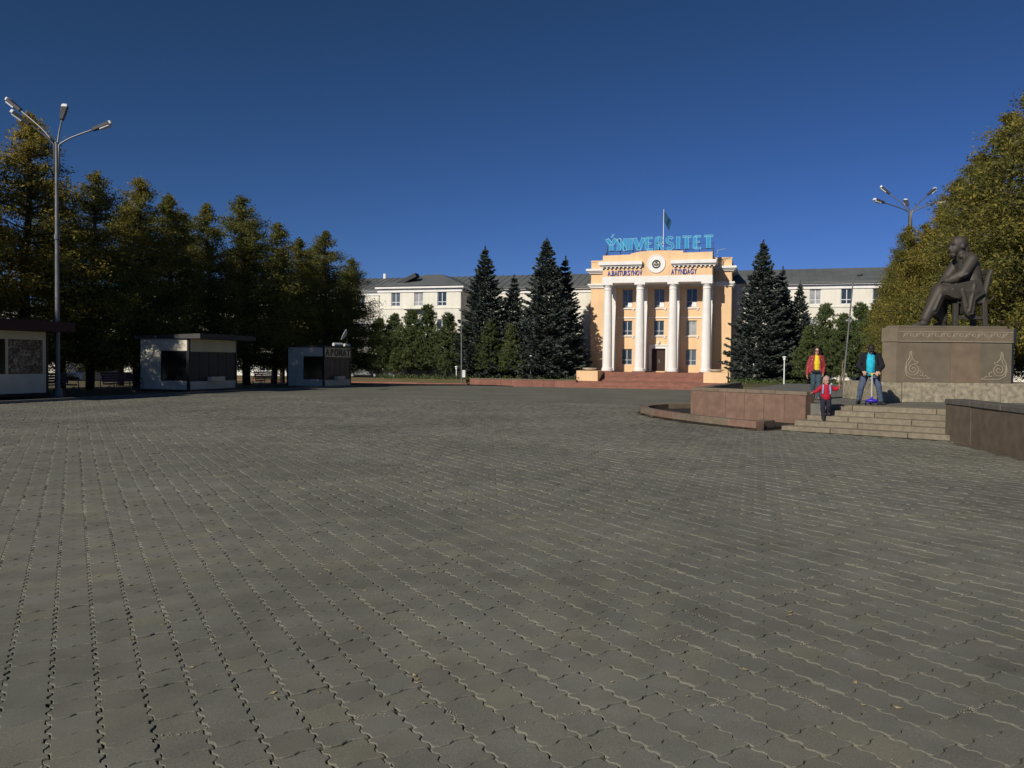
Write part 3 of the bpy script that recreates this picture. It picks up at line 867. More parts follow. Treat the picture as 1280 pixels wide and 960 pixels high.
mould('string_moulding', mx0, mx1, my - 0.01, 15.9, [(F + 9.7, F + 9.88, 0.14), (F + 9.88, F + 10.02, 0.24), (F + 10.02, F + 10.2, 0.34)])
mould('cornice', mx0, mx1, my - 0.02, 15.8, [(F + 11.4, F + 11.55, 0.2), (F + 11.55, F + 11.7, 0.36), (F + 11.7, F + 11.95, 0.52)])
for k, x in enumerate(bays):
    window(ub, x - 0.60, x + 0.60, F + 7.35, F + 9.5, my + 0.14, 1)
    window(ub, x - 0.60, x + 0.60, F + 4.15, F + 5.85, my + 0.14, 0)
    if x != cu: window(ub, x - 0.62, x + 0.62, F + 0.72, F + 2.55, my + 0.14, 0)
    for zz in (F + 7.2, F + 4.0):
        mb = MB(); mb.box(x - 0.85, x + 0.85, my - 0.14, my - 0.002, zz, zz + 0.1); mb.box(x - 0.78, x - 0.6, my - 0.1, my - 0.002, zz - 0.18, zz); mb.box(x + 0.6, x + 0.78, my - 0.1, my - 0.002, zz - 0.18, zz)
        mb.build('sill', M_WHITE, ub)
    MB().box(x - 1.2, x + 1.2, my - 0.1, my - 0.002, F + 6.12, F + 6.26).build('string_course', M_WHITE, ub)
# the door
dr = MB().box(cu - 0.74, cu + 0.74, my + 0.2, my + 0.27, F + 0.02, F + 2.58).build('door', M_DOOR, ub)
mb = MB()
for s in (-1, 1):
    mb.box(cu + s * 0.39 - 0.29, cu + s * 0.39 + 0.29, my + 0.18, my + 0.2, F + 0.25, F + 1.1); mb.box(cu + s * 0.39 - 0.29, cu + s * 0.39 + 0.29, my + 0.18, my + 0.2, F + 1.3, F + 2.35)
mb.build('leaf_panel', M_DOOR, dr)
MB().box(cu + 0.04, cu + 0.08, my + 0.12, my + 0.18, F + 0.95, F + 1.35).build('handle', M_FRAME, dr)
mb = MB(); mb.box(cu - 1.08, cu - 0.79, my - 0.12, my - 0.003, F, F + 2.75); mb.box(cu + 0.79, cu + 1.08, my - 0.12, my - 0.003, F, F + 2.75); mb.box(cu - 1.08, cu + 1.08, my - 0.13, my - 0.004, F + 2.62, F + 2.95); mb.box(cu - 1.18, cu + 1.18, my - 0.24, my - 0.005, F + 2.95, F + 3.08)
mb.build('door_surround', M_WHITE, ub)
MB().box(cu - 0.12, cu + 0.12, my - 0.25, my - 0.01, F + 3.2, F + 3.5).build('wall_lantern', M_WHITE, ub)
# pilasters behind the columns, columns
for k in range(4):
    x = cu + (k - 1.5) * SP
    MB().box(x - 0.55, x + 0.55, my - 0.16, my - 0.001, F, F + 9.97).build('pilaster', M_WHITE, ub)
    prof = [(0.66, 0.0), (0.66, 0.12), (0.62, 0.14), (0.645, 0.22), (0.62, 0.3), (0.56, 0.34), (0.55, 0.42)]
    for t in np.linspace(0, 1, 12): prof.append((0.55 - 0.13 * t - 0.03 * math.sin(math.pi * t) * -1, 0.45 + t * 8.75))
    prof += [(0.47, 9.22), (0.47, 9.3), (0.43, 9.33), (0.43, 9.5), (0.50, 9.58), (0.56, 9.7), (0.56, 9.74)]
    col = MB().lathe(prof, 28, (x, 0, F + 0.0)).build('column', M_WHITE, ub, smooth=R(35))
    MB().box(x - 0.60, x + 0.60, -0.60, 0.60, F + 9.745, F + 9.97).build('capital', M_WHITE, col)
    MB().box(x - 0.72, x + 0.72, -0.72, 0.72, F - 0.12, F - 0.001).build('base', M_STEPR, col)
px0, px1 = cu - 6.12, cu + 6.12
MB().box(px0, px1, -0.58, my - 0.02, F + 9.975, F + 10.68).build('architrave', M_WHITE, ub)
MB().box(px0 + 0.04, px1 - 0.04, -0.54, my - 0.03, F + 10.683, F + 11.9).build('porch_frieze', M_PEACH, ub)
# porch parapet with its raised middle
pr = [(px0 + 0.04, F + 11.9), (px1 - 0.04, F + 11.9), (px1 - 0.04, F + 13.22), (cu + 2.9, F + 13.2), (cu + 2.9, F + 13.42), (cu + 1.9, F + 13.46), (cu, F + 13.54), (cu - 1.9, F + 13.46), (cu - 2.0, F + 13.42), (cu - 2.9, F + 13.26), (cu - 2.9, F + 13.16), (px0 + 0.04, F + 13.1)]
MB().prism_y(pr, -0.5, 0.15).build('parapet', M_PEACH, ub)
MB().box(px0 + 0.06, px1 - 0.06, 0.15, my + 1.5, F + 11.9, F + 12.2).build('porch_roof', M_ROOF, ub)
for x in (px0 + 0.2, px1 - 0.2):
    MB().box(x - 0.16, x + 0.16, 0.152, my + 0.3, F + 12.2, F + 13.1).build('parapet_return', M_PEACH, ub)
for a, b_ in ((px0 - 0.36, cu - 1.55), (cu + 1.6, px1 + 0.42)):
    c_ = MB(); c_.box(a + 0.16, b_ - 0.06, -0.86, -0.541, F + 11.78, F + 11.95); c_.box(a, b_, -1.06, -0.542, F + 11.95, F + 12.34)
    cb = c_.build('porch_cornice', M_WHITE, ub)
    n = int((b_ - a - 0.5) / 0.42)
    for k in range(n):
        x = a + 0.45 + k * (b_ - a - 0.7) / max(1, n - 1)
        MB().box(x - 0.09, x + 0.09, -0.80, -0.545, F + 11.6, F + 11.78).build('dentil', M_WHITE, cb)
mb = MB(); mb.box(px1 - 0.03, px1 + 0.42, -0.54, my - 0.05, F + 11.953, F + 12.343)
mb.build('porch_cornice', M_WHITE, ub)
# round emblem
M_NAVY = pm('navy_letters', (0.018, 0.045, 0.30), 0.5, 0.1, 4, 0)
em = MB()
prof = [(1.02, 0), (1.04, 0.05), (1.0, 0.1), (0.93, 0.1), (0.92, 0.07), (0.0001, 0.07)]
em.lathe(prof, 40)
me = em.mesh('emblem'); me.transform(Matrix.Translation((cu - 0.02, -0.545, F + 12.02)) @ Matrix.Rotation(R(90), 4, 'X'))
eo = link('emblem', me, M_WHITE, ub)
def ring(r0, r1, a0, a1, n, y, M_):
    mb = MB()
    for k in range(n):
        a = a0 + (a1 - a0) * (k + 0.5) / n
        p0, p1 = Vector((r0 * math.cos(a), y, r0 * math.sin(a))), Vector((r1 * math.cos(a + 0.2), y, r1 * math.sin(a + 0.2)))
        mb.bar(p0, p1, 0.10, 0.05, up=(0, 1, 0))
    return mb
M_EMB = pm('emblem_olive', (0.10, 0.095, 0.035), 0.5, 0.2, 10, 0)
M_EMB2 = pm('emblem_grey', (0.05, 0.06, 0.055), 0.5, 0.2, 10, 0)
ec = Vector((cu - 0.02, -0.655, F + 12.0))
w_ = ring(0.34, 0.47, R(-90), R(270), 22, 0, None).build('wreath', M_EMB2, eo); w_.location = ec
mb = MB(); mb.prism_y([(-0.02, -0.2), (-0.26, -0.12), (-0.26, 0.08), (-0.02, 0.0)], -0.02, 0.02); mb.prism_y([(0.02, -0.2), (0.26, -0.12), (0.26, 0.08), (0.02, 0.0)], -0.02, 0.02); mb.box(-0.24, 0.24, -0.02, 0.02, -0.4, -0.3); mb.prism_y([(0.14 * math.cos(k * math.pi / 6), 0.2 + 0.14 * math.sin(k * math.pi / 6)) for k in range(12)], -0.02, 0.02)
x = mb.build('book', M_EMB, eo); x.location = ec

# lettering on the frieze
def lettering(txt, x0, x1, z, h, y, label):
    t = thing('frieze_lettering', label, 'lettering', BO, AX)
    n = len(txt)
    wd = {'I': 0.55, '.': 0.45, ' ': 0.5, 'M': 1.15, 'O': 1.08, 'N': 1.05, 'D': 1.03, 'G': 1.08, '\u01f4': 1.08}
    ws = [wd.get(c_, 0.95) for c_ in txt]; tot = sum(ws); x = x0
    for c_, w in zip(txt, ws):
        adv = w / tot * (x1 - x0)
        acute = c_ == '\u01f4'
        me = text_mesh('G' if acute else c_, h / 0.72, 0.04, 0.014)
        xsn = [v.co.x for v in me.vertices]; cx2 = (min(xsn) + max(xsn)) / 2
        sx = min(1.15, adv * 0.90 / (max(xsn) - min(xsn))) if c_ not in 'I.' else 1.0
        me.transform(Matrix.Translation((x + adv / 2, y, z)) @ Matrix.Diagonal((sx, 1, 1, 1)) @ Matrix.Translation((-cx2, 0, 0)))
        o = link('letter', me, M_NAVY, t)
        if acute:
            MB().bar((x + adv * 0.45, y, z + h * 1.08), (x + adv * 0.68, y, z + h * 1.36), 0.09, 0.08, up=(0, 1, 0)).build('accent', M_NAVY, o)
        x += adv
    return t
lettering('A.BAITURSYNOV', cu - 5.5, cu - 1.58, F + 10.80, 0.58, -0.585, 'navy lettering on the peach frieze left of the round emblem')
lettering('ATYNDA\u01f4Y', cu + 1.62, cu + 4.42, F + 10.82, 0.58, -0.585, 'navy lettering on the peach frieze right of the round emblem')

# roof sign: serif channel letters, blue face with pale neon outline
M_BLUE = pm('sign_blue', (0.01, 0.25, 0.48), 0.45, 0.1, 2, 0)
M_CYAN = pm('neon_tube_pale', (0.30, 0.66, 0.86), 0.4, 0.1, 2, 0)
GL = {'Y': [((0.0, 1), (0.42, 0.5)), ((0.84, 1), (0.42, 0.5)), ((0.42, 0.5), (0.42, 0))], 'N': [((0.1, 0), (0.1, 1)), ((0.1, 1), (0.75, 0)), ((0.75, 0), (0.75, 1))],
      'I': [((0.18, 0), (0.18, 1))], 'V': [((0, 1), (0.42, 0)), ((0.42, 0), (0.84, 1))], 'E': [((0.12, 0), (0.12, 1)), ((0.12, 1), (0.66, 1)), ((0.12, 0.52), (0.55, 0.52)), ((0.12, 0), (0.68, 0))],
      'T': [((0.42, 0), (0.42, 1)), ((0.02, 1), (0.82, 1))]}
def arc(cx_, cz, rx, rz, a0, a1, n=9):
    return [(cx_ + rx * math.cos(R(a0 + (a1 - a0) * k / n)), cz + rz * math.sin(R(a0 + (a1 - a0) * k / n))) for k in range(n + 1)]
GLP = {'R': [[(0.12, 0), (0.12, 1)], [(0.12, 1)] + arc(0.36, 0.76, 0.26, 0.24, 90, -90) + [(0.12, 0.52)], [(0.34, 0.52), (0.74, 0)]],
       'S': [arc(0.38, 0.75, 0.28, 0.25, 30, 270) + arc(0.38, 0.25, 0.28, 0.25, 90, -150)]}
WD = {'Y': 0.84, 'N': 0.85, 'I': 0.36, 'V': 0.84, 'E': 0.74, 'R': 0.78, 'S': 0.76, 'T': 0.84}
SER = {'Y': [(0, 1), (0.84, 1), (0.42, 0)], 'N': [(0.1, 0), (0.1, 1), (0.75, 1)], 'I': [(0.18, 0), (0.18, 1)], 'V': [(0, 1), (0.84, 1)], 'T': [(0.42, 0)], 'E': [], 'R': [(0.12, 0)], 'S': []}
sg = thing('rooftop_sign', 'large blue serif letters with pale outlines standing on the roof', 'sign', BO, AX)
txt = 'YNIVERSITET'; sx0, sx1, sz = cu - 5.65, cu + 6.1, F + 13.72
HH = 1.3
tot = sum(WD[c_] + 0.22 for c_ in txt) - 0.22; kx = (sx1 - sx0) / tot
x = sx0
for i, c_ in enumerate(txt):
    polys = [list(s) for s in GL.get(c_, [])] + GLP.get(c_, [])
    z = sz - 0.05 + 0.0 * i
    parts = []
    def pt(p): return Vector((x + p[0] * kx, -0.25, z + p[1] * HH))
    face, rim = MB(), MB()
    for p in polys:
        q = [pt(a) for a in p]
        vert = len(p) == 2 and abs(p[0][0] - p[1][0]) < 0.01
        w = 0.40 if (vert or c_ in 'VYN' and len(p) == 2 and p[0][1] != p[1][1]) else 0.20
        if c_ in 'RS' and not vert: w = 0.27
        for k in range(len(q) - 1):
            face.bar(q[k], q[k + 1], w - 0.03, 0.10, up=(0, 1, 0)); face.v[-8:] = face.v[-8:]
        for sg_ in (-1, 1):
            e = []
            for k in range(len(q)):
                t = (q[min(k + 1, len(q) - 1)] - q[max(k - 1, 0)]).normalized()
                nn = Vector((-t.z, 0, t.x)) * (w / 2) * sg_
                e.append(q[k] + nn + Vector((0, -0.06, 0)))
            rim.tube(e, 0.022, 5)
        if len(q) == 2 or c_ == 'S':
            for end, nb in ((q[0], q[1]), (q[-1], q[-2])):
                t = (end - nb).normalized(); nn = Vector((-t.z, 0, t.x)) * (w / 2)
                rim.tube([end - nn + Vector((0, -0.06, 0)), end + nn + Vector((0, -0.06, 0))], 0.022, 5)
    for s_ in SER[c_]:
        p = pt(s_)
        face.bar(p + Vector((-0.24, 0.004, 0)), p + Vector((0.24, 0.004, 0)), 0.08, 0.09, up=(0, 1, 0)); rim.tube([p + Vector((-0.25, -0.06, 0)), p + Vector((0.25, -0.06, 0))], 0.022, 5)
    if i == 0:
        face.bar(pt((0.42, 1.14)), pt((0.66, 1.46)), 0.16, 0.09, up=(0, 1, 0)); rim.tube([pt((0.36, 1.14)) + Vector((0, -0.06, 0)), pt((0.60, 1.47)) + Vector((0, -0.06, 0)), pt((0.72, 1.43)) + Vector((0, -0.06, 0)), pt((0.47, 1.12)) + Vector((0, -0.06, 0))], 0.022, 5)
    o = face.build('letter', M_BLUE, sg)
    rim.build('neon_outline', M_CYAN, o)
    x += (WD[c_] + 0.22) * kx
mb = MB(); mb.bar((sx0 - 0.2, -0.12, sz - 0.12), (sx1 + 0.2, -0.12, sz - 0.12), 0.05); mb.bar((sx0 - 0.2, -0.12, sz + 0.5), (sx1 + 0.2, -0.12, sz + 0.5), 0.04)
for k in range(9):
    xx = sx0 + (sx1 - sx0) * k / 8; mb.bar((xx, -0.12, F + 13.0), (xx, -0.12, sz + 0.5), 0.05); mb.bar((xx, -0.12, sz + 0.4), (xx, 1.2, F + 12.2), 0.04)
mb.build('support_frame', M_DARK, sg)
fl = thing('flag', 'dark blue flag hanging from a thin white pole on the roof', 'flag', BO, AX)
MB().tube([(cu + 0.25, 3.5, F + 12.2), (cu + 0.25, 3.5, F + 18.8)], [0.06, 0.035], 8).build('flagpole', M_PVC, fl)
mb = MB(); N1, N2 = 14, 10
for i in range(N1):
    for j in range(N2):
        s, t = i / (N1 - 1), j / (N2 - 1)
        mb.v.append((cu + 0.3 + s * 0.85 * (1 - 0.25 * t), 3.5 + 0.13 * math.sin(s * 9 + t * 2) * s, F + 18.6 - t * 1.25 - s * 1.15 * (1 - 0.1 * t) + 0.06 * math.sin(s * 7)))
for i in range(N1 - 1):
    for j in range(N2 - 1):
        a = i * N2 + j; mb.f.append((a, a + 1, a + N2 + 1, a + N2))
fo = mb.build('flag_cloth', pm('flag_cloth', (0.01, 0.06, 0.12), 0.8, 0.2, 3, 0), fl, smooth=True)
sm = fo.modifiers.new('t', 'SOLIDIFY'); sm.thickness = 0.012
dsh = thing('satellite_dish', 'small dark satellite dish on the left edge of the peach parapet', 'satellite dish', BO + Matrix.Rotation(AX, 3, 'Z') @ Vector((cu - 6.35, 2.9, F + 12.95)), AX)
d_ = MB(); prof = [(0.01, 0.0)] + [(0.5 * t, 0.16 * t * t) for t in np.linspace(0.15, 1, 8)] + [(0.49, 0.19), (0.3, 0.09), (0.01, 0.03)]
d_.lathe(prof, 20); me = d_.mesh('dish'); me.transform(Matrix.Translation((0, -0.05, 0.45)) @ Matrix.Rotation(R(75), 4, 'Y') @ Matrix.Rotation(R(-15), 4, 'X')); link('dish', me, M_DARK, dsh)
MB().tube([(0, 0.02, 0), (0, 0.02, 0.45)], 0.03, 6).build('mast', M_DARK, dsh)
MB().tube([(0.05, -0.05, 0.2), (0.5, -0.1, 0.4)], 0.015, 5).build('feed_arm', M_DARK, dsh)
ant = thing('roof_antenna', 'thin rooftop antenna boom right of the blue letters', 'antenna', BO + Matrix.Rotation(AX, 3, 'Z') @ Vector((cu + 6.5, 1.2, F + 12.2)), AX)
mb = MB(); mb.tube([(0, 0, 0), (0, 0, 1.4)], 0.03, 6); mb.tube([(-0.6, 0, 1.25), (0.9, 0, 1.55)], 0.02, 5)
mb.build('boom', M_FRAME, ant)
mb = MB()
for k in range(6): mb.bar((-0.5 + k * 0.25, -0.2, 1.27 + k * 0.05), (-0.5 + k * 0.25, 0.2, 1.27 + k * 0.05), 0.02)
mb.build('element', M_FRAME, ant)

# entrance stair: upper flight between two peach blocks, lower platform, lower flight
es = thing('entrance_steps', 'wide red granite steps in front of the columned entrance', 'steps', BO, AX)
zl = -0.32
MB().box(cu - 6.9, cu + 6.9, -1.6, my - 0.01, -1.3, F - 0.121).build('landing', M_STEPR, es)
for k in range(6):
    MB().box(cu - 5.6, cu + 5.6, -1.6 - (k + 1) * 0.42, -1.6 - k * 0.42 + 0.02, zl - 0.6, F - 0.121 - (k + 1) * 0.1385).build('step', M_STEPR, es)
MB().box(cu - 8.1, cu + 9.6, -6.9, -4.1, -1.3, zl).build('platform', M_STEPR, es)
for k in range(5):
    MB().box(cu - 7.5, cu + 9.6 - 0.01 * k, -6.9 - (k + 1) * 0.40, -6.9 - k * 0.40 + 0.02, -1.3, zl - (k + 1) * 0.125).build('step', M_STEPR, es)
for k, (x0, x1) in enumerate(((cu - 8.0, cu - 5.62), (cu + 5.62, cu + 8.1))):
    t = thing('stair_block', ('peach block with a white bowl at the left end of the entrance steps', 'peach block with a white bowl at the right end of the entrance steps')[k], 'stair block', BO, AX, 'blocks flanking the entrance steps')
    MB().box(x0, x1, -5.0, -1.62, -0.9, F + 0.02).build('block', M_PEACH, t, bevel=0.02)
    xc = (x0 + x1) / 2
    MB().lathe([(0.3, 0), (0.4, 0.06), (0.78, 0.2), (0.86, 0.3), (0.8, 0.3), (0.5, 0.24), (0.01, 0.23)], 24, (xc, -3.6, F + 0.02)).build('bowl', M_WHITE, t, smooth=R(40))
# low red retaining wall at the left, with pieces
lw = thing('retaining_wall', 'low red granite retaining wall along the flower bed left of the entrance', 'wall', BO, AX)
for k in range(10):
    x0 = cu - 19.6 + k * 1.21
    MB().box(x0 + 0.005, x0 + 1.205, -7.35, -6.92, -1.3, zl + 0.06).build('panel', M_STEPR, lw, bevel=0.01)
    MB().box(x0 + 0.004, x0 + 1.206, -7.4, -6.9, zl + 0.063, zl + 0.14).build('coping', M_REDCAP, lw)
pth = thing('path_edging', 'pinkish stone edging strip running left from the retaining wall', 'edging', BO, AX)
for k in range(16):
    x0 = cu - 19.7 - (k + 1) * 2.0
    MB().box(x0 + 0.006, x0 + 1.994, -7.9, -6.98, -1.3, -0.78 + random.uniform(-0.01, 0.01)).build('edging_slab', M_STEPR, pth)
# raised lawns in front of the wings
def lawnbox(name, pts, z):
    w = [tuple((BO + Matrix.Rotation(AX, 3, 'Z') @ Vector((*p, 0))).xy) for p in pts]
    return tag(MB().prism(w, -1.6, z).build(name, M_GRASS), kind='structure')
lawnbox('lawn', [(-75, -6.96), (cu - 8.12, -6.96), (cu - 8.12, -1.7), (cu - 6.95, -1.7), (cu - 6.95, 8), (-75, 8)], -0.36)
lawnbox('lawn', [(cu + 6.95, -4.6), (cu + 9.7, -4.6), (cu + 9.7, -22), (70, -22), (70, 8), (cu + 6.95, 8)], -0.22)

# ------------------------------------------------------------------ wings
def wing(label, name, segs, x_lo, x_hi, hips):
    w = thing(name, label, 'building', BO, AX)
    EZ, RZ, BK = 11.05, 13.3, 19.0
    for (x0, x1, y, first, step, kind, sides) in segs:
        xsw = list(np.arange(first, x1 - 0.7, step))
        hs = []
        for xw in xsw:
            for (a, b_) in ((8.55, 10.25), (5.05, 6.9), (1.5, 3.3)):
                hs.append((xw - 0.62, xw + 0.62, a, b_))
        wall_open(x0, x1, -1.4, EZ - 0.75, y, hs, 0.22).build('wall', M_CREAM, w)
        for h in hs:
            window(w, *h, y + 0.1, 0, M_PVC)
        cb = MB(); 
        cb.box(x0 - (0.3 if 'l' in sides else 0), x1 + (0.3 if 'r' in sides else 0), y - 0.12, y + 0.4, EZ - 0.75, EZ - 0.3)
        cb.box(x0 - (0.5 if 'l' in sides else 0), x1 + (0.5 if 'r' in sides else 0), y - 0.45, y + 0.4, EZ - 0.297, EZ - 0.02)
        cb.build('cornice', M_WHITE, w)
        MB().box(x0, x1, y - 0.07, y - 0.002, 8.2, 8.34).build('string_course', M_CREAM, w)
        MB().box(x0, x1, y - 0.05, y - 0.002, 4.3, 4.42).build('string_course', M_CREAM, w)
        for s in sides:
            xx = x0 if s == 'l' else x1
            MB().add([(xx, y, -1.4), (xx, 9.0, -1.4), (xx, 9.0, EZ - 0.76), (xx, y, EZ - 0.76)], [(0, 1, 2, 3) if s == 'r' else (3, 2, 1, 0)]).build('side_wall', M_CREAM, w)
            MB().box(xx - (0.45 if s == 'l' else 0.0), xx + (0.45 if s == 'r' else 0.0), y + 0.401, 6.0, EZ - 0.75, EZ - 0.02).build('cornice', M_WHITE, w)
    yb = 6.0
    MB().add([(x_lo, yb, -1.4), (x_lo, BK, -1.4), (x_lo, BK, EZ), (x_lo, yb, EZ), (x_hi, yb, -1.4), (x_hi, BK, -1.4), (x_hi, BK, EZ), (x_hi, yb, EZ)], [(0, 1, 2, 3), (7, 6, 5, 4), (1, 5, 6, 2)]).build('rear_wall', M_CREAM, w)
    ym = (yb + BK) / 2
    def roofpoly(vs, fs): return MB().add(vs, fs)
    rf = MB()
    h0 = 6.0 if hips[0] else 0; h1 = 6.0 if hips[1] else 0
    e = 0.62
    rf.add([(x_lo - e * hips[0], yb - e, EZ), (x_hi + e * hips[1], yb - e, EZ), (x_hi + e * hips[1], BK + e, EZ), (x_lo - e * hips[0], BK + e, EZ), (x_lo + h0, ym, RZ), (x_hi - h1, ym, RZ)],
           [(0, 1, 5, 4), (2, 3, 4, 5), (1, 2, 5), (3, 0, 4), (3, 2, 1, 0)])
    ro = rf.build('roof', M_ROOF, w)
    for (x0, x1, y, *_r) in segs:
        if y < 5:
            MB().add([(x0 - 0.55, y - 0.6, EZ + 0.004), (x1 + 0.55, y - 0.6, EZ + 0.004), (x1 + 0.55, ym, EZ + 0.004), (x0 - 0.55, ym, EZ + 0.004), ((x0 + x1) / 2 - 1.2, y + 4.4, RZ - 0.35), ((x0 + x1) / 2 + 1.2, y + 4.4, RZ - 0.35), ((x0 + x1) / 2 - 1.2, ym, RZ - 0.35), ((x0 + x1) / 2 + 1.2, ym, RZ - 0.35)],
                     [(0, 1, 5, 4), (1, 2, 7, 5), (3, 0, 4, 6), (4, 5, 7, 6)]).build('roof', M_ROOF, w)
    # standing seams
    sm_ = MB()
    for xs_ in np.arange(x_lo + 6.5, x_hi - 1, 0.9):
        sm_.bar((xs_, yb - e, EZ + 0.02), (xs_, ym, RZ + 0.02), 0.03, 0.05)
    tag(sm_.build('roof_seam', M_ROOF, ro), kind='stuff')
    mb = MB(); mb.tube([(x_lo, yb - e - 0.06, EZ - 0.05), (x_hi, yb - e - 0.06, EZ - 0.05)], 0.06, 6); mb.build('gutter', M_ROOF, w)
    return w
lwing = wing('long cream wing with grey metal roof left of the peach entrance', 'building_wing',
             [(-24.6, mx0 - 0.02, 6.0, -22.3, 3.3, 0, ''), (-35.6, -24.6, 2.0, -33.4, 3.15, 0, 'lr'), (-82, -35.6, 6.0, -80, 3.3, 0, '')], -82, mx0 - 0.03, (1, 0))
MB().box(-31.9, -28.6, 1.2, 1.998, 8.0, 8.12).build('balcony_slab', M_DARK, lwing)
M4 = Matrix.Translation((-32.3, 3.2, 12.0)) @ Matrix.Rotation(R(-24), 4, 'Y')
MB().box(-1.4, 1.4, -0.5, 0.7, -0.25, 0.25, M4).build('dark_roof_box', M_DARK, lwing)  # dark slanted box lying on the projecting block's roof
MB().tube([(-40, 12.5, 12.8), (-40, 12.5, 13.9)], 0.24, 10).build('vent_pipe', M_PVC, lwing)
MB().tube([(-36.1, 5.9, 11), (-36.1, 5.6, 10), (-36.1, 5.85, 9.6), (-36.1, 5.85, 0)], 0.09, 6).build('downpipe', M_DARK, lwing)
wing('long cream wing with grey metal roof right of the peach entrance', 'building_wing',
     [(mx1 + 0.02, 60, 6.0, 10.2, 3.3, 0, '')], mx1 + 0.03, 60, (0, 1))

# ------------------------------------------------------------------ kiosks along the left edge
M_KW = pm('kiosk_panel', (0.62, 0.58, 0.46), 0.6, 0.12, 1.5, 0.04, 30)
M_KC = pm('kiosk_sign_cream', (0.62, 0.56, 0.38), 0.7, 0.1, 2, 0.03)
M_KD = pm('kiosk_shutter', (0.018, 0.018, 0.02), 0.45, 0.3, 3, 0.05)
M_KG = pm('kiosk_shutter_grey', (0.035, 0.035, 0.037), 0.55, 0.2, 3, 0.05)
M_KB = pm('kiosk_black_post', (0.012, 0.012, 0.013), 0.5, 0.2, 4, 0)
M_KR = pm('kiosk_roof_grey', (0.06, 0.058, 0.055), 0.7, 0.2, 2, 0.05)
M_KM = pm('kiosk_roof_maroon', (0.06, 0.022, 0.02), 0.7, 0.2, 2, 0.05)
M_KX = glass_mat('kiosk_glass', (0.006, 0.007, 0.008), 0.15)
def poster_mat():
    m = bpy.data.materials.new('poster_print'); nt, n, l, b = nodes_of(m)
    tc = n.new('ShaderNodeTexCoord'); 
    no = n.new('ShaderNodeTexNoise'); no.inputs['Scale'].default_value = 5; no.inputs['Detail'].default_value = 5; no.inputs['Distortion'].default_value = 1.5
    l.new(tc.outputs['Object'], no.inputs['Vector'])
    cr = n.new('ShaderNodeValToRGB'); e = cr.color_ramp.elements
    e[0].position, e[0].color = 0.36, (0.04, 0.02, 0.012, 1); e[1].position, e[1].color = 0.64, (0.42, 0.33, 0.2, 1)
    x = e.new(0.46); x.color = (0.14, 0.06, 0.03, 1); x = e.new(0.54); x.color = (0.12, 0.13, 0.1, 1)
    l.new(no.outputs['Fac'], cr.inputs[0])
    l.new(cr.outputs[0], b.inputs['Base Color'])
    b.inputs['Roughness'].default_value = 0.4
    return m
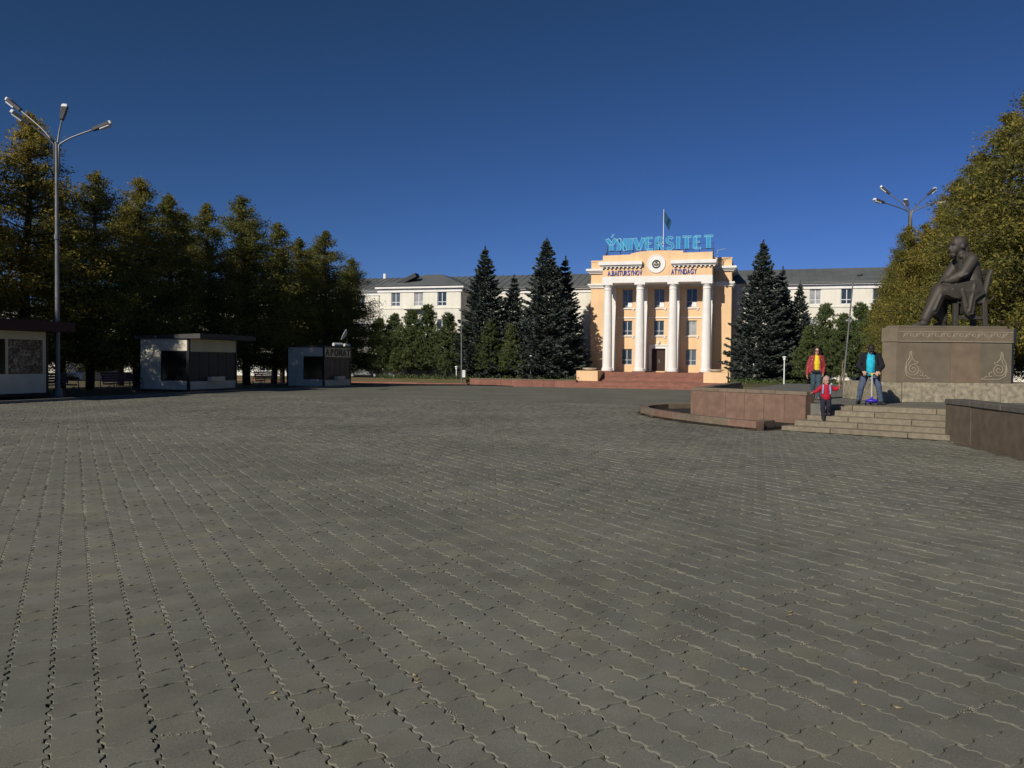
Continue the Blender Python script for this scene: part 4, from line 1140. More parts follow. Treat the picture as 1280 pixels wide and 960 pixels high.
def kiosk(label, corner, W, L, H, kind):
    """local x: towards the square (front face at x=0), y: away; corner nearest the camera at the origin"""
    t = thing('kiosk', label, 'kiosk', corner, AX)
    MB().box(-W + 0.05, -0.06, 0.06, L - 0.06, 0.12, H - 0.05).build('inner_box', M_KD, t)
    MB().box(-W - 0.03, 0.03, -0.03, L + 0.03, 0.0, 0.12).build('plinth', M_KB, t)
    p = 0.11
    for x in (-W, -p):
        for y in (0, L - p):
            MB().box(x, x + p, y, y + p, 0.12, H).build('corner_post', M_KB, t)
    # side towards the camera: panels round a dark window
    wx0 = -W * 0.55
    MB().box(-W + p, wx0, 0.012, 0.05, 0.12, H).build('wall_panel', M_KW, t)
    MB().box(wx0 + 0.004, -p, 0.012, 0.05, H - 0.58, H).build('wall_panel', M_KW, t)
    MB().box(wx0 + 0.004, -p, 0.012, 0.05, 0.12, 0.55).build('wall_panel', M_KW, t)
    f = MB(); f.box(wx0 + 0.004, wx0 + 0.05, 0.005, 0.05, 0.553, H - 0.583); f.box(-p - 0.05, -p, 0.005, 0.05, 0.553, H - 0.583); f.box(wx0 + 0.05, -p - 0.05, 0.005, 0.05, H - 0.63, H - 0.583); f.box(wx0 + 0.05, -p - 0.05, 0.005, 0.05, 0.553, 0.60)
    w = f.build('window', M_KB, t)
    MB().box(wx0 + 0.05, -p - 0.05, 0.02, 0.045, 0.60, H - 0.63).build('pane', M_KX, w)
    # the long front
    if kind == 'poster':
        MB().box(-0.05, -0.012, p, L - p, 0.12, 0.88).build('wall_panel', M_KW, t)
        MB().box(-0.05, -0.012, p, L - p, 2.22, H).build('wall_panel', M_KC, t)
        MB().box(-0.05, -0.010, L - 1.95, L - 1.84, 0.884, 2.216).build('mullion', M_KC, t)
        MB().box(-0.05, -0.010, L - p - 0.15, L - p, 0.884, 2.216).build('mullion', M_KC, t)
        MB().box(-0.06, -0.03, L - 1.836, L - p - 0.155, 0.9, 2.2).build('poster', poster_mat(), t)
        MB().box(-0.06, -0.03, p + 0.06, L - 1.955, 0.9, 2.2).build('pane', M_KX, t)
    else:
        MB().box(-0.05, -0.012, p, L - p, 0.12, 0.52).build('wall_panel', M_KW, t)
        MB().box(-0.05, -0.006, p, L - p, H - 0.62, H).build('sign_board', M_KC, t)
        n = 5
        for k in range(n):
            y0 = p + (L - 2 * p) * k / n; y1 = p + (L - 2 * p) * (k + 1) / n
            MB().box(-0.07, -0.035, y0 + 0.015, y1 - 0.015, 0.53, H - 0.63).build('shutter_panel', M_KG, t)
        MB().box(-0.03, 0.22, L * 0.38, L * 0.66, 0.521, 0.74).build('counter', M_KW, t)
    if kind == 'letters':
        for k, c_ in enumerate('APOMAT'):
            me = text_mesh(c_, 0.62, 0.012, 0.03)
            xs_ = [v.co.x for v in me.vertices]
            me.transform(Matrix.Translation((0.004, p + 0.33 + k * (L - 2 * p - 0.6) / 5, H - 0.53)) @ Matrix.Rotation(R(90), 4, 'Z') @ Matrix.Diagonal((1.05, 1, 1, 1)) @ Matrix.Translation((-(min(xs_) + max(xs_)) / 2, 0, 0)))
            link('sign_letter', me, M_KB, t)
    rm = M_KM if kind == 'poster' else M_KR
    r = MB()
    a, b_ = (-W - 0.15, 0.75)
    th0, th1 = (0.36, 0.42) if kind == 'poster' else (0.14, 0.26)
    r.add([(a, -0.12, H), (b_, -0.12, H + 0.02), (b_, L + 0.6, H + 0.02), (a, L + 0.6, H), (a, -0.12, H + th0), (b_, -0.12, H + th1), (b_, L + 0.6, H + th1), (a, L + 0.6, H + th0)] if kind != 'letters' else
          [(a, -0.06, H + 0.002), (0.06, -0.06, H + 0.002), (0.06, L + 0.1, H + 0.002), (a, L + 0.1, H + 0.002), (a, -0.06, H + 0.08), (0.06, -0.06, H + 0.12), (0.06, L + 0.1, H + 0.12), (a, L + 0.1, H + 0.08)],
          [(3, 2, 1, 0), (4, 5, 6, 7), (0, 1, 5, 4), (1, 2, 6, 5), (2, 3, 7, 6), (3, 0, 4, 7)])
    r.build('roof', rm, t)
    return t
k1c = Vector((-18.75, 33.0, 0)) - V * 4.4
kiosk('kiosk with maroon roof and a brown poster beside its dark window', (k1c.x, k1c.y, 0.14), 3.0, 4.4, 2.55, 'poster')
kiosk('closed pale kiosk with blank cream sign board and grey overhanging roof', (-15.85, 40.0, 0.03), 3.0, 3.85, 2.62, 'plain')
kiosk('closed pale kiosk with dark letters on its cream sign board', (-12.05, 52.3, -0.13), 2.75, 3.6, 2.62, 'letters')
k3 = Vector((-12.05, 52.3, -0.13 + 2.62 + 0.1))
dt = thing('satellite_dish', 'white satellite dish and two white drums on the lettered kiosk roof', 'satellite dish', k3 + U * -0.15 + V * 2.95, AX)
M_DISH = pm('dish_white', (0.55, 0.55, 0.56), 0.6, 0.15, 4, 0.05)
d_ = MB(); prof = [(0.01, 0.0)] + [(0.42 * t, 0.16 * t * t) for t in np.linspace(0.15, 1, 8)] + [(0.41, 0.18), (0.25, 0.08), (0.01, 0.03)]
d_.lathe(prof, 24); me = d_.mesh('dish'); me.transform(Matrix.Translation((0.0, 0.2, 0.75)) @ Matrix.Rotation(R(-62), 4, 'Y') @ Matrix.Rotation(R(20), 4, 'X')); link('dish', me, M_DISH, dt)
MB().tube([(0.05, 0.2, 0), (0.05, 0.2, 0.75)], 0.04, 6).build('mast', M_DARK, dt)
MB().tube([(-0.35, -0.9, 0.13), (-0.1, -0.2, 0.13)], [0.12, 0.12], 10).build('drum', M_DISH, dt)
MB().tube([(-0.2, 0.3, 0.115), (0.0, 0.68, 0.115)], [0.11, 0.11], 10).build('drum', M_DISH, dt)

# ------------------------------------------------------------------ benches with ring ends
M_BENCH = pm('bench_maroon', (0.11, 0.045, 0.07), 0.6, 0.2, 3, 0.1)
M_RINGS = pm('bench_ring_grey', (0.14, 0.14, 0.14), 0.6, 0.3, 5, 0)
M_IRON = pm('bench_iron', (0.45, 0.45, 0.45), 0.5, 0.2, 5, 0)
def bench():
    t = thing('bench', '', 'bench')
    for k in range(4):
        MB().box(0.0 + k * 0.12, 0.105 + k * 0.12, -0.95, 0.95, 0.42, 0.455).build('seat_slat', M_BENCH, t)
    for k in range(4):
        MB().box(-0.06 - k * 0.03, -0.03 - k * 0.03, -0.95, 0.95, 0.5 + k * 0.115, 0.6 + k * 0.115).build('back_slat', M_BENCH, t)
    for s in (-1, 1):
        MB().tube([(0.18 + 0.40 * math.cos(a), s * 0.92, 0.40 + 0.40 * math.sin(a)) for a in np.linspace(0, 2 * math.pi, 25)], 0.022, 6).build('ring_end', M_RINGS, t)
        mb = MB(); mb.tube([(-0.02, s * 0.92, 0.4), (-0.1, s * 0.92, 0.7), (-0.16, s * 0.92, 0.95)], 0.02, 6); mb.tube([(-0.05, s * 0.92, 0.405), (0.5, s * 0.92, 0.405)], 0.02, 6)
        mb.tube([(0.3 + 0.11 * math.cos(a) * (1 - a / 16), s * 0.92, 0.24 + 0.11 * math.sin(a) * (1 - a / 16)) for a in np.linspace(0, 9, 20)], 0.014, 5)
        mb.build('bracket', M_RINGS, t)
    return t
b0 = bench()
bl = [((-19.9, 35.2), 'maroon slatted bench beside the poster kiosk'), ((-18.6, 38.6), 'maroon bench with pale ring ends beside the blank sign kiosk'), ((-14.7, 48.6), 'maroon bench between the blank sign kiosk and the lettered kiosk')]
for i, ((x, y), lb) in enumerate(bl):
    o = b0 if i == 0 else copy_tree(b0)
    o.location = (x, y, gz_xy(x, y) + 0.05); o.rotation_euler = (0, 0, AX)
    tag(o, lb, 'bench', 'benches between the kiosks')

# ------------------------------------------------------------------ lamps
M_GALV = pm('galvanised', (0.20, 0.205, 0.21), 0.5, 0.25, 2, 0.03, 40, metal=0.6)
M_LHEAD = pm('lamp_housing', (0.06, 0.06, 0.065), 0.5, 0.2, 4, 0)
M_LENS = pm('lamp_lens', (0.75, 0.76, 0.78), 0.15, 0.05, 4, 0, spec=0.6)
def street_lamp(label, loc, H, arms, rz=0):
    t = thing('street_lamp', label, 'street lamp', loc, rz, 'tall lamps with several curved arms')
    MB().tube([(0, 0, 0), (0, 0, H * 0.4), (0, 0, H)], [0.10, 0.085, 0.06], 12).build('pole', M_GALV, t)
    MB().tube([(0, 0, 0), (0, 0, 0.35)], [0.2, 0.17], 12).build('base', M_GALV, t)
    mb = MB(); mb.tube([(0, 0, H * 0.62), (0, 0, H * 0.64)], 0.11, 10); mb.build('collar', M_GALV, t)
    for az, reach, rise in arms:
        d = Vector((math.cos(R(az)), math.sin(R(az)), 0))
        s0 = d * 0.09
        path = [s0 + Vector((0, 0, H - 1.3)), s0 + Vector((0, 0, H - 0.1))]
        for k in range(1, 10):
            q = k / 9
            path.append(s0 + d * (reach * (q - 0.10 * math.sin(math.pi * q) * (1 - q))) + Vector((0, 0, H - 0.1 + rise * (q + 0.16 * q * (1 - q)))))
        a = MB().tube(path, 0.036, 7).build('arm', M_GALV, t, smooth=True)
        e = path[-1]; dd = (path[-1] - path[-2]).normalized()
        side = Vector((-d.y, d.x, 0)); upv = dd.cross(side) * -1
        if upv.z < 0: upv = -upv
        def hb(l0, l1, w0, w1, h0, h1):
            vs = []
            for l_, w in ((l0, w0), (l1, w1)):
                for sx, hz in ((-1, h0), (1, h0), (1, h1), (-1, h1)):
                    vs.append(e + dd * l_ + side * sx * w + upv * hz)
            return MB().add(vs, [(3, 2, 1, 0), (4, 5, 6, 7), (0, 1, 5, 4), (1, 2, 6, 5), (2, 3, 7, 6), (3, 0, 4, 7)])
        hd = hb(-0.1, 0.62, 0.07, 0.15, -0.06, 0.09).build('lamp_head', M_LHEAD, t, bevel=0.02, fix=True)
        hb(0.18, 0.6, 0.10, 0.13, -0.11, -0.058).build('lens', M_LENS, hd, bevel=0.015, fix=True)
        hb(0.55, 0.72, 0.14, 0.10, -0.05, 0.095).build('end_cap', M_LENS, hd, bevel=0.02, fix=True)
    return t
street_lamp('tall street lamp with four curved arms rising behind the poster kiosk', (-18.80, 33.75, 0.05), 10.45, [(172, 1.6, 1.5), (200, 0.95, 0.78), (8, 1.4, 0.72), (98, 0.5, 1.25)])
street_lamp('tall street lamp with curved arms half hidden behind the right hand larches', (26.1, 54.0, -0.1), 12.0, [(165, 1.25, 1.3), (190, 1.9, 0.55), (15, 1.3, 1.25), (-10, 1.2, 0.5), (80, 0.6, 0.6)])
def pole_lamp(label, loc, H, lean, arm):
    t = thing('lamp_post', label, 'lamp post', loc, 0, 'slim single lamp posts before the building')
    tip = Vector((lean * H, 0, H))
    MB().tube([(0, 0, 0), tip * 0.5, tip], [0.085, 0.075, 0.05], 10).build('pole', M_GALV, t)
    MB().tube([tip, tip + Vector((arm * 0.2, -0.1, 0.45)), tip + Vector((arm * 0.9, -0.3, 0.7))], [0.045, 0.04, 0.035], 8).build('arm', M_GALV, t)
    p = tip + Vector((arm * 0.9, -0.3, 0.7))
    MB().capsule(p, 0.1, p + Vector((arm * 0.55, -0.2, 0.05)), 0.13, 10).build('lamp_head', M_LHEAD, t, smooth=True)
    return t
p1 = pole_lamp('slim pale lamp post standing in front of the young pines', (-5.6, 90.6, -0.80), 9.7, -0.012, 0.2)
MB().box(0.08, 0.4, -0.12, 0.12, 0.7, 1.5).build('control_box', M_PVC, p1)
pole_lamp('slim lamp post leaning right, between the woman and the man', (28.6, 70.5, -0.2), 8.9, 0.075, 0.35)
def bollard(label, loc, h):
    t = thing('garden_lamp', label, 'garden lamp', loc, 0, 'low white garden lamps on the lawn')
    MB().tube([(0, 0, 0), (0, 0, h - 0.3)], [0.06, 0.05], 8).build('post', M_PVC, t)
    MB().lathe([(0.07, h - 0.3), (0.11, h - 0.28), (0.12, h - 0.05), (0.2, h - 0.02), (0.18, h + 0.05), (0.02, h + 0.1)], 14).build('lamp_cap', M_PVC, t, smooth=R(40))
bollard('low white garden lamp on the lawn left of the woman', (25.5, 76.5, -0.22), 2.6)
bollard('low white garden lamp beside the large blue spruce left of the entrance', (2.05, 90.6, -0.36), 2.7)
bollard('short white post by the slim lamp post left of the retaining wall', (-6.35, 93.0, -0.36), 1.4)

# ------------------------------------------------------------------ trees
M_BARK = pm('bark', (0.055, 0.042, 0.032), 0.95, 0.35, 6, 0.6, 40)
M_LARCH = leaf_mat('larch_needles', (0.148, 0.156, 0.045), (0.43, 0.315, 0.055), 0.45, 0.35)
M_SPRUCE = leaf_mat('spruce_needles', (0.070, 0.088, 0.076), (0.19, 0.21, 0.18), 0.08, 1.2)
M_PINE = leaf_mat('pine_needles', (0.095, 0.128, 0.048), (0.19, 0.19, 0.065), 0.22, 0.8)

def needles(P, D, L, W, rng):
    """one lens-shaped four-corner face for every tuft: P centre, D direction"""
    N = len(P)
    D = D / (np.linalg.norm(D, axis=1, keepdims=True) + 1e-9)
    ref = rng.normal(size=(N, 3)); side = np.cross(D, ref); side /= (np.linalg.norm(side, axis=1, keepdims=True) + 1e-9)
    L = L[:, None]; W = W[:, None]
    v = np.stack([P - D * L / 2, P + side * W / 2 - D * L * 0.08, P + D * L / 2, P - side * W / 2 - D * L * 0.08], 1).reshape(-1, 3)
    f = np.arange(4 * N).reshape(N, 4)
    return v, f
def wood(mb, p0, p1, p2, r, seg=4):
    mb.tube([p0, p1, p2], [r, r * 0.6, r * 0.15], seg, False)
def make_tree(kind, seed, H, Rm):
    rng = np.random.default_rng(seed)
    tm = MB()
    lean = rng.normal(0, 0.012, 2)
    tz = np.linspace(0, 1, 9)
    tr = (0.018 * H if kind != 'pine' else 0.016 * H)
    wob = np.cumsum(rng.normal(0, 0.006 * H, (9, 2)), 0) * 0.6; wob[0] = 0
    axis = lambda t: np.array([np.interp(t, tz, wob[:, 0]) + lean[0] * t * H, np.interp(t, tz, wob[:, 1]) + lean[1] * t * H, t * H])
    tm.tube([axis(t) for t in tz], [tr * (1 - t) ** 0.8 + 0.012 for t in tz], 9)
    P, D, L, W = [], [], [], []
    if kind == 'larch':
        nb, lo = 170, 0.11
        ts = lo + (1 - lo) * rng.random(nb) ** 0.95
        for i, t in enumerate(ts):
            az = i * 2.39996 + rng.normal(0, 0.35)
            x = (t - lo) / (1 - lo)
            prof = (1 - x) ** 0.70 * (0.72 + 0.5 * math.sin(min(1, x * 3.2) * math.pi / 2)) * 0.85 + 0.03
            bl = Rm * prof * rng.uniform(0.62, 1.16)
            d = np.array([math.cos(az), math.sin(az), 0.0]); p0 = axis(t)
            rise = rng.uniform(-0.12, 0.30) + 0.35 * x; droop = rng.uniform(0.05, 0.30) * (1 - x)
            br = lambda s: p0 + d * bl * s + np.array([0, 0, bl * (rise * s - droop * s * s)])
            wood(tm, br(0), br(0.5), br(0.95), 0.010 + 0.016 * bl)
            n = int(44 + 122 * bl)
            s = 0.10 + 0.95 * rng.random(n) ** 0.75
            c = p0[None] + d[None] * (bl * s)[:, None]; c[:, 2] += bl * (rise * s - droop * s * s)
            sp = 0.10 + 0.20 * bl * (0.35 + 0.4 * (1 - np.abs(s - 0.5)))
            off = rng.normal(size=(n, 3)) * (sp * 0.75)[:, None]
            off[:, 2] = off[:, 2] * 0.6 - np.abs(rng.normal(0, 0.10, n))
            P.append(c + off); dd = rng.normal(size=(n, 3)) + d[None] * 0.6; dd[:, 2] += 0.35; D.append(dd)
            L.append(rng.uniform(0.09, 0.20, n)); W.append(rng.uniform(0.032, 0.062, n))
        n = 260; s = rng.random(n)
        c = np.stack([axis(0.9 + 0.11 * q) for q in s]); P.append(c + rng.normal(size=(n, 3)) * (0.05 + 0.16 * (1 - s))[:, None]); D.append(rng.normal(size=(n, 3)) + [0, 0, 1]); L.append(rng.uniform(0.12, 0.26, n)); W.append(rng.uniform(0.04, 0.09, n))
    elif kind == 'spruce':
        lay = int(H / 0.30); k = 0
        for i in range(lay):
            t = 0.05 + 0.94 * (i + rng.uniform(-0.4, 0.4)) / lay
            t = min(max(t, 0.04), 0.995); x = (t - 0.04) / 0.96
            rad = Rm * (1 - x) ** 0.88 * (1.0 if x > 0.1 else 0.75 + 2.5 * x) + 0.05
            nbr = int(7 + 5 * (1 - x))
            for j in range(nbr):
                az = k * 2.39996 + rng.normal(0, 0.25); k += 1
                bl = rad * rng.uniform(0.72, 1.10)
                d = np.array([math.cos(az), math.sin(az), 0.0]); sd_ = np.array([-d[1], d[0], 0.0]); p0 = axis(t)
                dip = -0.42 * (1 - x) + 0.45 * x; lift = 0.30 * (1 - x) + 0.1
                if j % 2 == 0: wood(tm, p0, p0 + d * bl * .5 + [0, 0, bl * (dip * .5 + lift * .25)], p0 + d * bl * .95 + [0, 0, bl * (dip * .95 + lift * .9)], 0.008 + 0.012 * bl, 3)
                n = int(12 + 40 * bl)
                s = 0.18 + 0.85 * rng.random(n) ** 0.7
                wid = (0.40 * bl + 0.08) * (1.08 - s) * 1.1 + 0.05
                lat = rng.uniform(-1, 1, n)
                c = p0[None] + d[None] * (bl * s)[:, None] + sd_[None] * (lat * wid)[:, None]
                c[:, 2] += bl * (dip * s + lift * s * s) - np.abs(lat) * wid * 0.25 - rng.random(n) * 0.10
                P.append(c + rng.normal(0, 0.03, (n, 3)))
                dd = d[None] * 1.0 + sd_[None] * (lat * 1.2)[:, None] + rng.normal(0, 0.28, (n, 3)); dd[:, 2] += 0.05; D.append(dd)
                L.append(rng.uniform(0.20, 0.40, n)); W.append(rng.uniform(0.09, 0.17, n))
        n = 120; s = rng.random(n); c = np.stack([axis(0.95 + 0.06 * q) for q in s]); P.append(c + rng.normal(size=(n, 3)) * (0.02 + 0.09 * (1 - s))[:, None]); D.append(rng.normal(size=(n, 3)) * 0.6 + [0, 0, 1]); L.append(rng.uniform(0.15, 0.3, n)); W.append(rng.uniform(0.05, 0.1, n))
    else:
        nb = 150
        for i in range(nb):
            t = 0.10 + 0.88 * rng.random() ** 0.9; x = (t - 0.1) / 0.9
            az = i * 2.39996 + rng.normal(0, 0.3)
            bl = Rm * (0.35 + 0.65 * math.sin(math.pi * (0.28 + 0.68 * x)) ** 0.8) * (1 - 0.72 * x) * rng.uniform(0.65, 1.15)
            d = np.array([math.cos(az), math.sin(az), 0.0]); p0 = axis(t)
            rise = rng.uniform(0.15, 0.55)
            wood(tm, p0, p0 + d * bl * .5 + [0, 0, bl * rise * .3], p0 + d * bl * .95 + [0, 0, bl * rise], 0.01 + 0.014 * bl)
            tufts = int(3 + 6 * bl)
            for q in range(tufts):
                s = 0.35 + 0.7 * rng.random()
                c = p0 + d * bl * s + [0, 0, bl * rise * s * s] + rng.normal(0, 0.16 * bl + 0.04, 3) * [1, 1, 0.6]
                n = 17; dirs = rng.normal(size=(n, 3)) + d * 0.4 + [0, 0, 0.9]
                dn = dirs / np.linalg.norm(dirs, axis=1, keepdims=True)
                P.append(c[None] + dn * 0.11 + rng.normal(0, 0.03, (n, 3))); D.append(dirs); L.append(rng.uniform(0.20, 0.34, n)); W.append(rng.uniform(0.035, 0.07, n))
        for q in range(7):
            c = axis(0.9 + 0.016 * q); n = 22; dirs = rng.normal(size=(n, 3)) + [0, 0, 1.2]; P.append(c[None] + dirs * 0.06); D.append(dirs); L.append(rng.uniform(0.2, 0.3, n)); W.append(rng.uniform(0.035, 0.06, n))
    P, D, L, W = np.concatenate(P), np.concatenate(D), np.concatenate(L), np.concatenate(W)
    v, f = needles(P, D, L, W, rng)
    cm = np_mesh('crown', v, f, 4)
    cm.materials.append({'larch': M_LARCH, 'spruce': M_SPRUCE, 'pine': M_PINE}[kind])
    wm = tm.mesh('trunk'); wm.materials.append(M_BARK)
    wm.polygons.foreach_set('use_smooth', [True] * len(wm.polygons))
    return wm, cm
TREES = {('larch', i): make_tree('larch', 100 + i, 11.0, (3.05, 2.75, 3.3, 2.85)[i]) for i in range(4)}
TREES.update({('spruce', i): make_tree('spruce', 200 + i, 14.0, (3.9, 3.5, 4.2)[i]) for i in range(3)})
TREES.update({('pine', i): make_tree('pine', 300 + i, 7.5, (2.45, 2.25)[i]) for i in range(2)})
BASEH = {'larch': 11.0, 'spruce': 14.0, 'pine': 7.5}
def tree(kind, i, x, y, z, H, label, group, wide=1.0, aut=0.3):
    t = thing(kind + '_tree', label, kind + ' tree', (x, y, z), random.uniform(0, 6.28), group)
    s = H / BASEH[kind]
    wm, cm = TREES[(kind, i)]
    for nm, me in (('trunk', wm), ('crown', cm)):
        o = link(nm, me, None, t); o.scale = (s * wide, s * wide, s)
        o.color = (aut + random.uniform(-0.08, 0.08), 0, 0, 1)
    return t
def px_at(px, Y):          # world x of a thing seen at that column of the photograph when it stands Y metres ahead
    return (px - 640) / FPX * Y
NTH = ['first', 'second', 'third', 'fourth', 'fifth', 'sixth', 'seventh', 'eighth', 'ninth', 'tenth', 'eleventh', 'twelfth', 'thirteenth', 'fourteenth']
# left: front row behind the kiosks  (px of axis, Y, height, width, autumn)
rowA = [(-52, 35.5, 12.4, 1.123, 0.66), (34, 38.6, 13.0, 1.179, 0.71), (112, 42.0, 11.1, 1.067, 0.41), (172, 45.6, 11.6, 1.179, 0.4), (216, 48.5, 11.2, 1.011, 0.32), (262, 51.8, 11.3, 1.123, 0.46), (308, 55.0, 12.4, 1.179, 0.36), (342, 58.8, 11.5, 1.067, 0.26), (374, 62.5, 11.0, 1.067, 0.22), (406, 66.0, 12.1, 1.236, 0.21), (434, 70.0, 10.6, 1.179, 0.11)]
for k, (px, Y, H, w, au) in enumerate(rowA):
    x = px_at(px, Y); tree('larch', k % 4, x, Y, gz_xy(x, Y) + 0.03, H, 'larch in the row behind the kiosks, ' + NTH[k] + ' from the left', 'larches in the front row behind the kiosks', w, au)
for k in range(10):
    q = Vector((-27.0, 33.0, 0)) + V * (k * 5.4 - 6) + U * random.uniform(-0.8, 0.8)
    tree('larch', (k + 2) % 4, q.x, q.y, gz_xy(q.x, q.y) + 0.03, random.uniform(9.6, 11.2), 'larch in the second row behind the kiosks, mostly hidden by the front row', 'larches in the second row behind the kiosks', 1.1, random.uniform(-0.1, .4))
for k in range(3):      # row carried on out of frame: two unseen larches added to shade the kiosks
    q = Vector((-24.2, 33.0, 0)) - V * (k * 3.6)
    if k: tree('larch', k % 4, q.x, q.y, 0.03, 11.5, 'larch added beyond the left edge of the view to shade the kiosks', 'unseen larches added left of the view', 1.0, .3)
# right: lit larches behind the statue
rowR = [(1296, 34.5, 14.0, 1.15, 0.52), (1258, 38.5, 13.0, 1.15, 0.5), (1226, 42.5, 12.0, 1.05, 0.4), (1196, 47.0, 12.3, 1.05, 0.52), (1170, 51.0, 11.6, 1.0, 0.62), (1150, 55.5, 11.3, 1.0, 0.7), (1136, 50.2, 10.2, 0.95, 0.55), (1130, 60.0, 10.9, 1.0, 0.5), (1118, 65.0, 10.2, 0.9, 0.3), (1108, 70.0, 9.2, 0.85, 0.15)]
for k, (px, Y, H, w, au) in enumerate(rowR):
    x = px_at(px, Y); tree('larch', (k + 1) % 4, x, Y, 0.0 if Y > 46 else 0.62, H, 'yellowing larch in the row behind the statue, ' + NTH[k] + ' from the right', 'larches behind the statue', w, au)
for k, (px, Y, H) in enumerate([(1330, 41, 12), (1290, 45, 12), (1255, 50, 11.5), (1222, 55, 11.5), (1195, 60, 11), (1172, 66, 10.5), (1150, 72, 10)]):
    x = px_at(px, Y); tree('larch', k % 4, x, Y, 0.0 if Y > 46 else 0.62, H, 'larch in the second row behind the statue, mostly hidden', 'larches in the second row behind the statue', 1.1, .35)
# spruces either side of the entrance
def bz(px): return -0.36 if px < 760 else -0.22
for (i, px, Y, H, w, lb) in [(0, 608, 94.5, 15.2, 1.05, 'tall dark spruce second in size left of the entrance, beside the pines'), (1, 638, 94.5, 12.0, 1.15, 'shorter dark spruce between the two tall spruces left of the entrance'),
                             (2, 683, 92.5, 15.9, 1.05, 'tallest blue spruce left of the peach entrance'), (1, 704, 94.5, 14.2, .98, 'spruce tucked behind the tallest spruce, nearest the left of the entrance'),
                             (0, 948, 83.5, 14.4, 1.0, 'tall blue spruce right of the peach entrance'), (1, 976, 86.5, 12.2, .9, 'dark slender spruce just right of the tall spruce by the entrance'),
                             (2, 996, 87.0, 10.6, .85, 'shorter spruce behind the woman at the right of the entrance')]:
    tree('spruce', i, px_at(px, Y), Y, bz(px), H, lb, 'spruces beside the entrance', w, random.uniform(0.1, .4))
# young pines
pl_ = [(472, 97, 7.0), (490, 98, 7.6), (512, 96.5, 8.0), (536, 97, 8.6), (558, 95, 7.6), (582, 95, 6.6), (612, 92.5, 6.8), (640, 92, 6.2)]
for k, (px, Y, H) in enumerate(pl_):
    tree('pine', k % 2, px_at(px, Y), Y, -0.36, H, 'young green pine left of the entrance, ' + NTH[k] + ' of the clump from the left', 'young pines left of the entrance', 1.05, random.uniform(0.1, .45))
pr_ = [(1008, 78, 5.6), (1030, 82, 8.0), (1050, 78, 6.8), (1072, 83, 8.2), (1090, 79, 8.0), (1112, 82, 8.0)]
for k, (px, Y, H) in enumerate(pr_):
    tree('pine', (k + 1) % 2, px_at(px, Y), Y, -0.22, H, 'young pine right of the entrance, ' + NTH[k] + ' of the clump from the left', 'young pines right of the entrance', 1.0, random.uniform(0.0, .35))
# low dark undergrowth along the beds
def hedge(name, label, pts, n, h, z, seed):
    rng = np.random.default_rng(seed); P = []
    for a, b_ in zip(pts[:-1], pts[1:]):
        s = rng.random(n); q = np.array(a)[None] * (1 - s[:, None]) + np.array(b_)[None] * s[:, None]
        P.append(np.column_stack([q + rng.normal(0, 0.35, (n, 2)), z + h * rng.random(n) ** 1.5 * (0.7 + 0.5 * np.sin(s * 40))]))
    P = np.concatenate(P); N = len(P)
    v, f = needles(P, rng.normal(size=(N, 3)) + [0, 0, 1.0], rng.uniform(0.12, 0.3, N), rng.uniform(0.05, 0.12, N), rng)
    me = np_mesh(name, v, f, 4); o = link(name, me, M_PINE); o.color = (0.2, 0, 0, 1)
    return tag(o, label, 'undergrowth', kind='stuff')
hedge('undergrowth', 'low weeds and shrubs on the bed below the young pines', [(px_at(475, 95), 95), (px_at(590, 92.3), 92.3), (px_at(716, 89.2), 89.2)], 2600, 0.45, -0.36, 5)
hedge('undergrowth', 'low weeds under the spruces right of the entrance', [(px_at(915, 82), 82), (px_at(1000, 79), 79), (px_at(1100, 76), 76)], 2400, 0.4, -0.22, 6)

# ------------------------------------------------------------------ people
M_SKIN = pm('skin', (0.52, 0.30, 0.21), 0.6, 0.08, 12, 0.02, 80)
M_HAIRD = pm('hair_dark', (0.022, 0.015, 0.012), 0.6, 0.3, 30, 0.3, 90)
M_LIP = pm('lips', (0.40, 0.12, 0.10), 0.5, 0.05, 20, 0)
M_EYE = pm('eye_dark', (0.02, 0.015, 0.012), 0.3, 0.05, 20, 0)
def cloth(name, col, rough=0.85, var=0.22): return pm(name, col, rough, var, 14, 0.35, 55)
def hand(b, w, d, palm_n, s=1.0, curl=0.5):
    """palm with four fingers of different length and a thumb; d along the hand, palm_n out of the palm"""
    w, d, n = Vector(w), Vector(d).normalized(), Vector(palm_n).normalized()
    side = d.cross(n).normalized()
    for k in (-1, -0.33, 0.33, 1):
        b.capsule(w + side * k * 0.022 * s, 0.015 * s, w + d * 0.085 * s + side * k * 0.030 * s, 0.013 * s, 8)
    for k, L in ((-1, 0.062), (-0.33, 0.078), (0.33, 0.085), (1, 0.072)):
        p = w + d * 0.088 * s + side * k * 0.030 * s
        q = p + (d * (1 - curl) + n * curl).normalized() * L * 0.55 * s
        r = q + (d * (1 - 1.9 * curl) + n * curl * 1.6).normalized() * L * 0.55 * s
        b.capsule(p, 0.0105 * s, q, 0.010 * s, 8); b.capsule(q, 0.010 * s, r, 0.0085 * s, 8)
    p = w + d * 0.025 * s + side * 0.030 * s
    q = p + (d * 0.6 + side * 0.7 + n * 0.4).normalized() * 0.05 * s
    b.capsule(p, 0.015 * s, q, 0.012 * s, 8); b.capsule(q, 0.012 * s, q + (d * 0.9 + n * 0.6).normalized() * 0.035 * s, 0.0095 * s, 8)
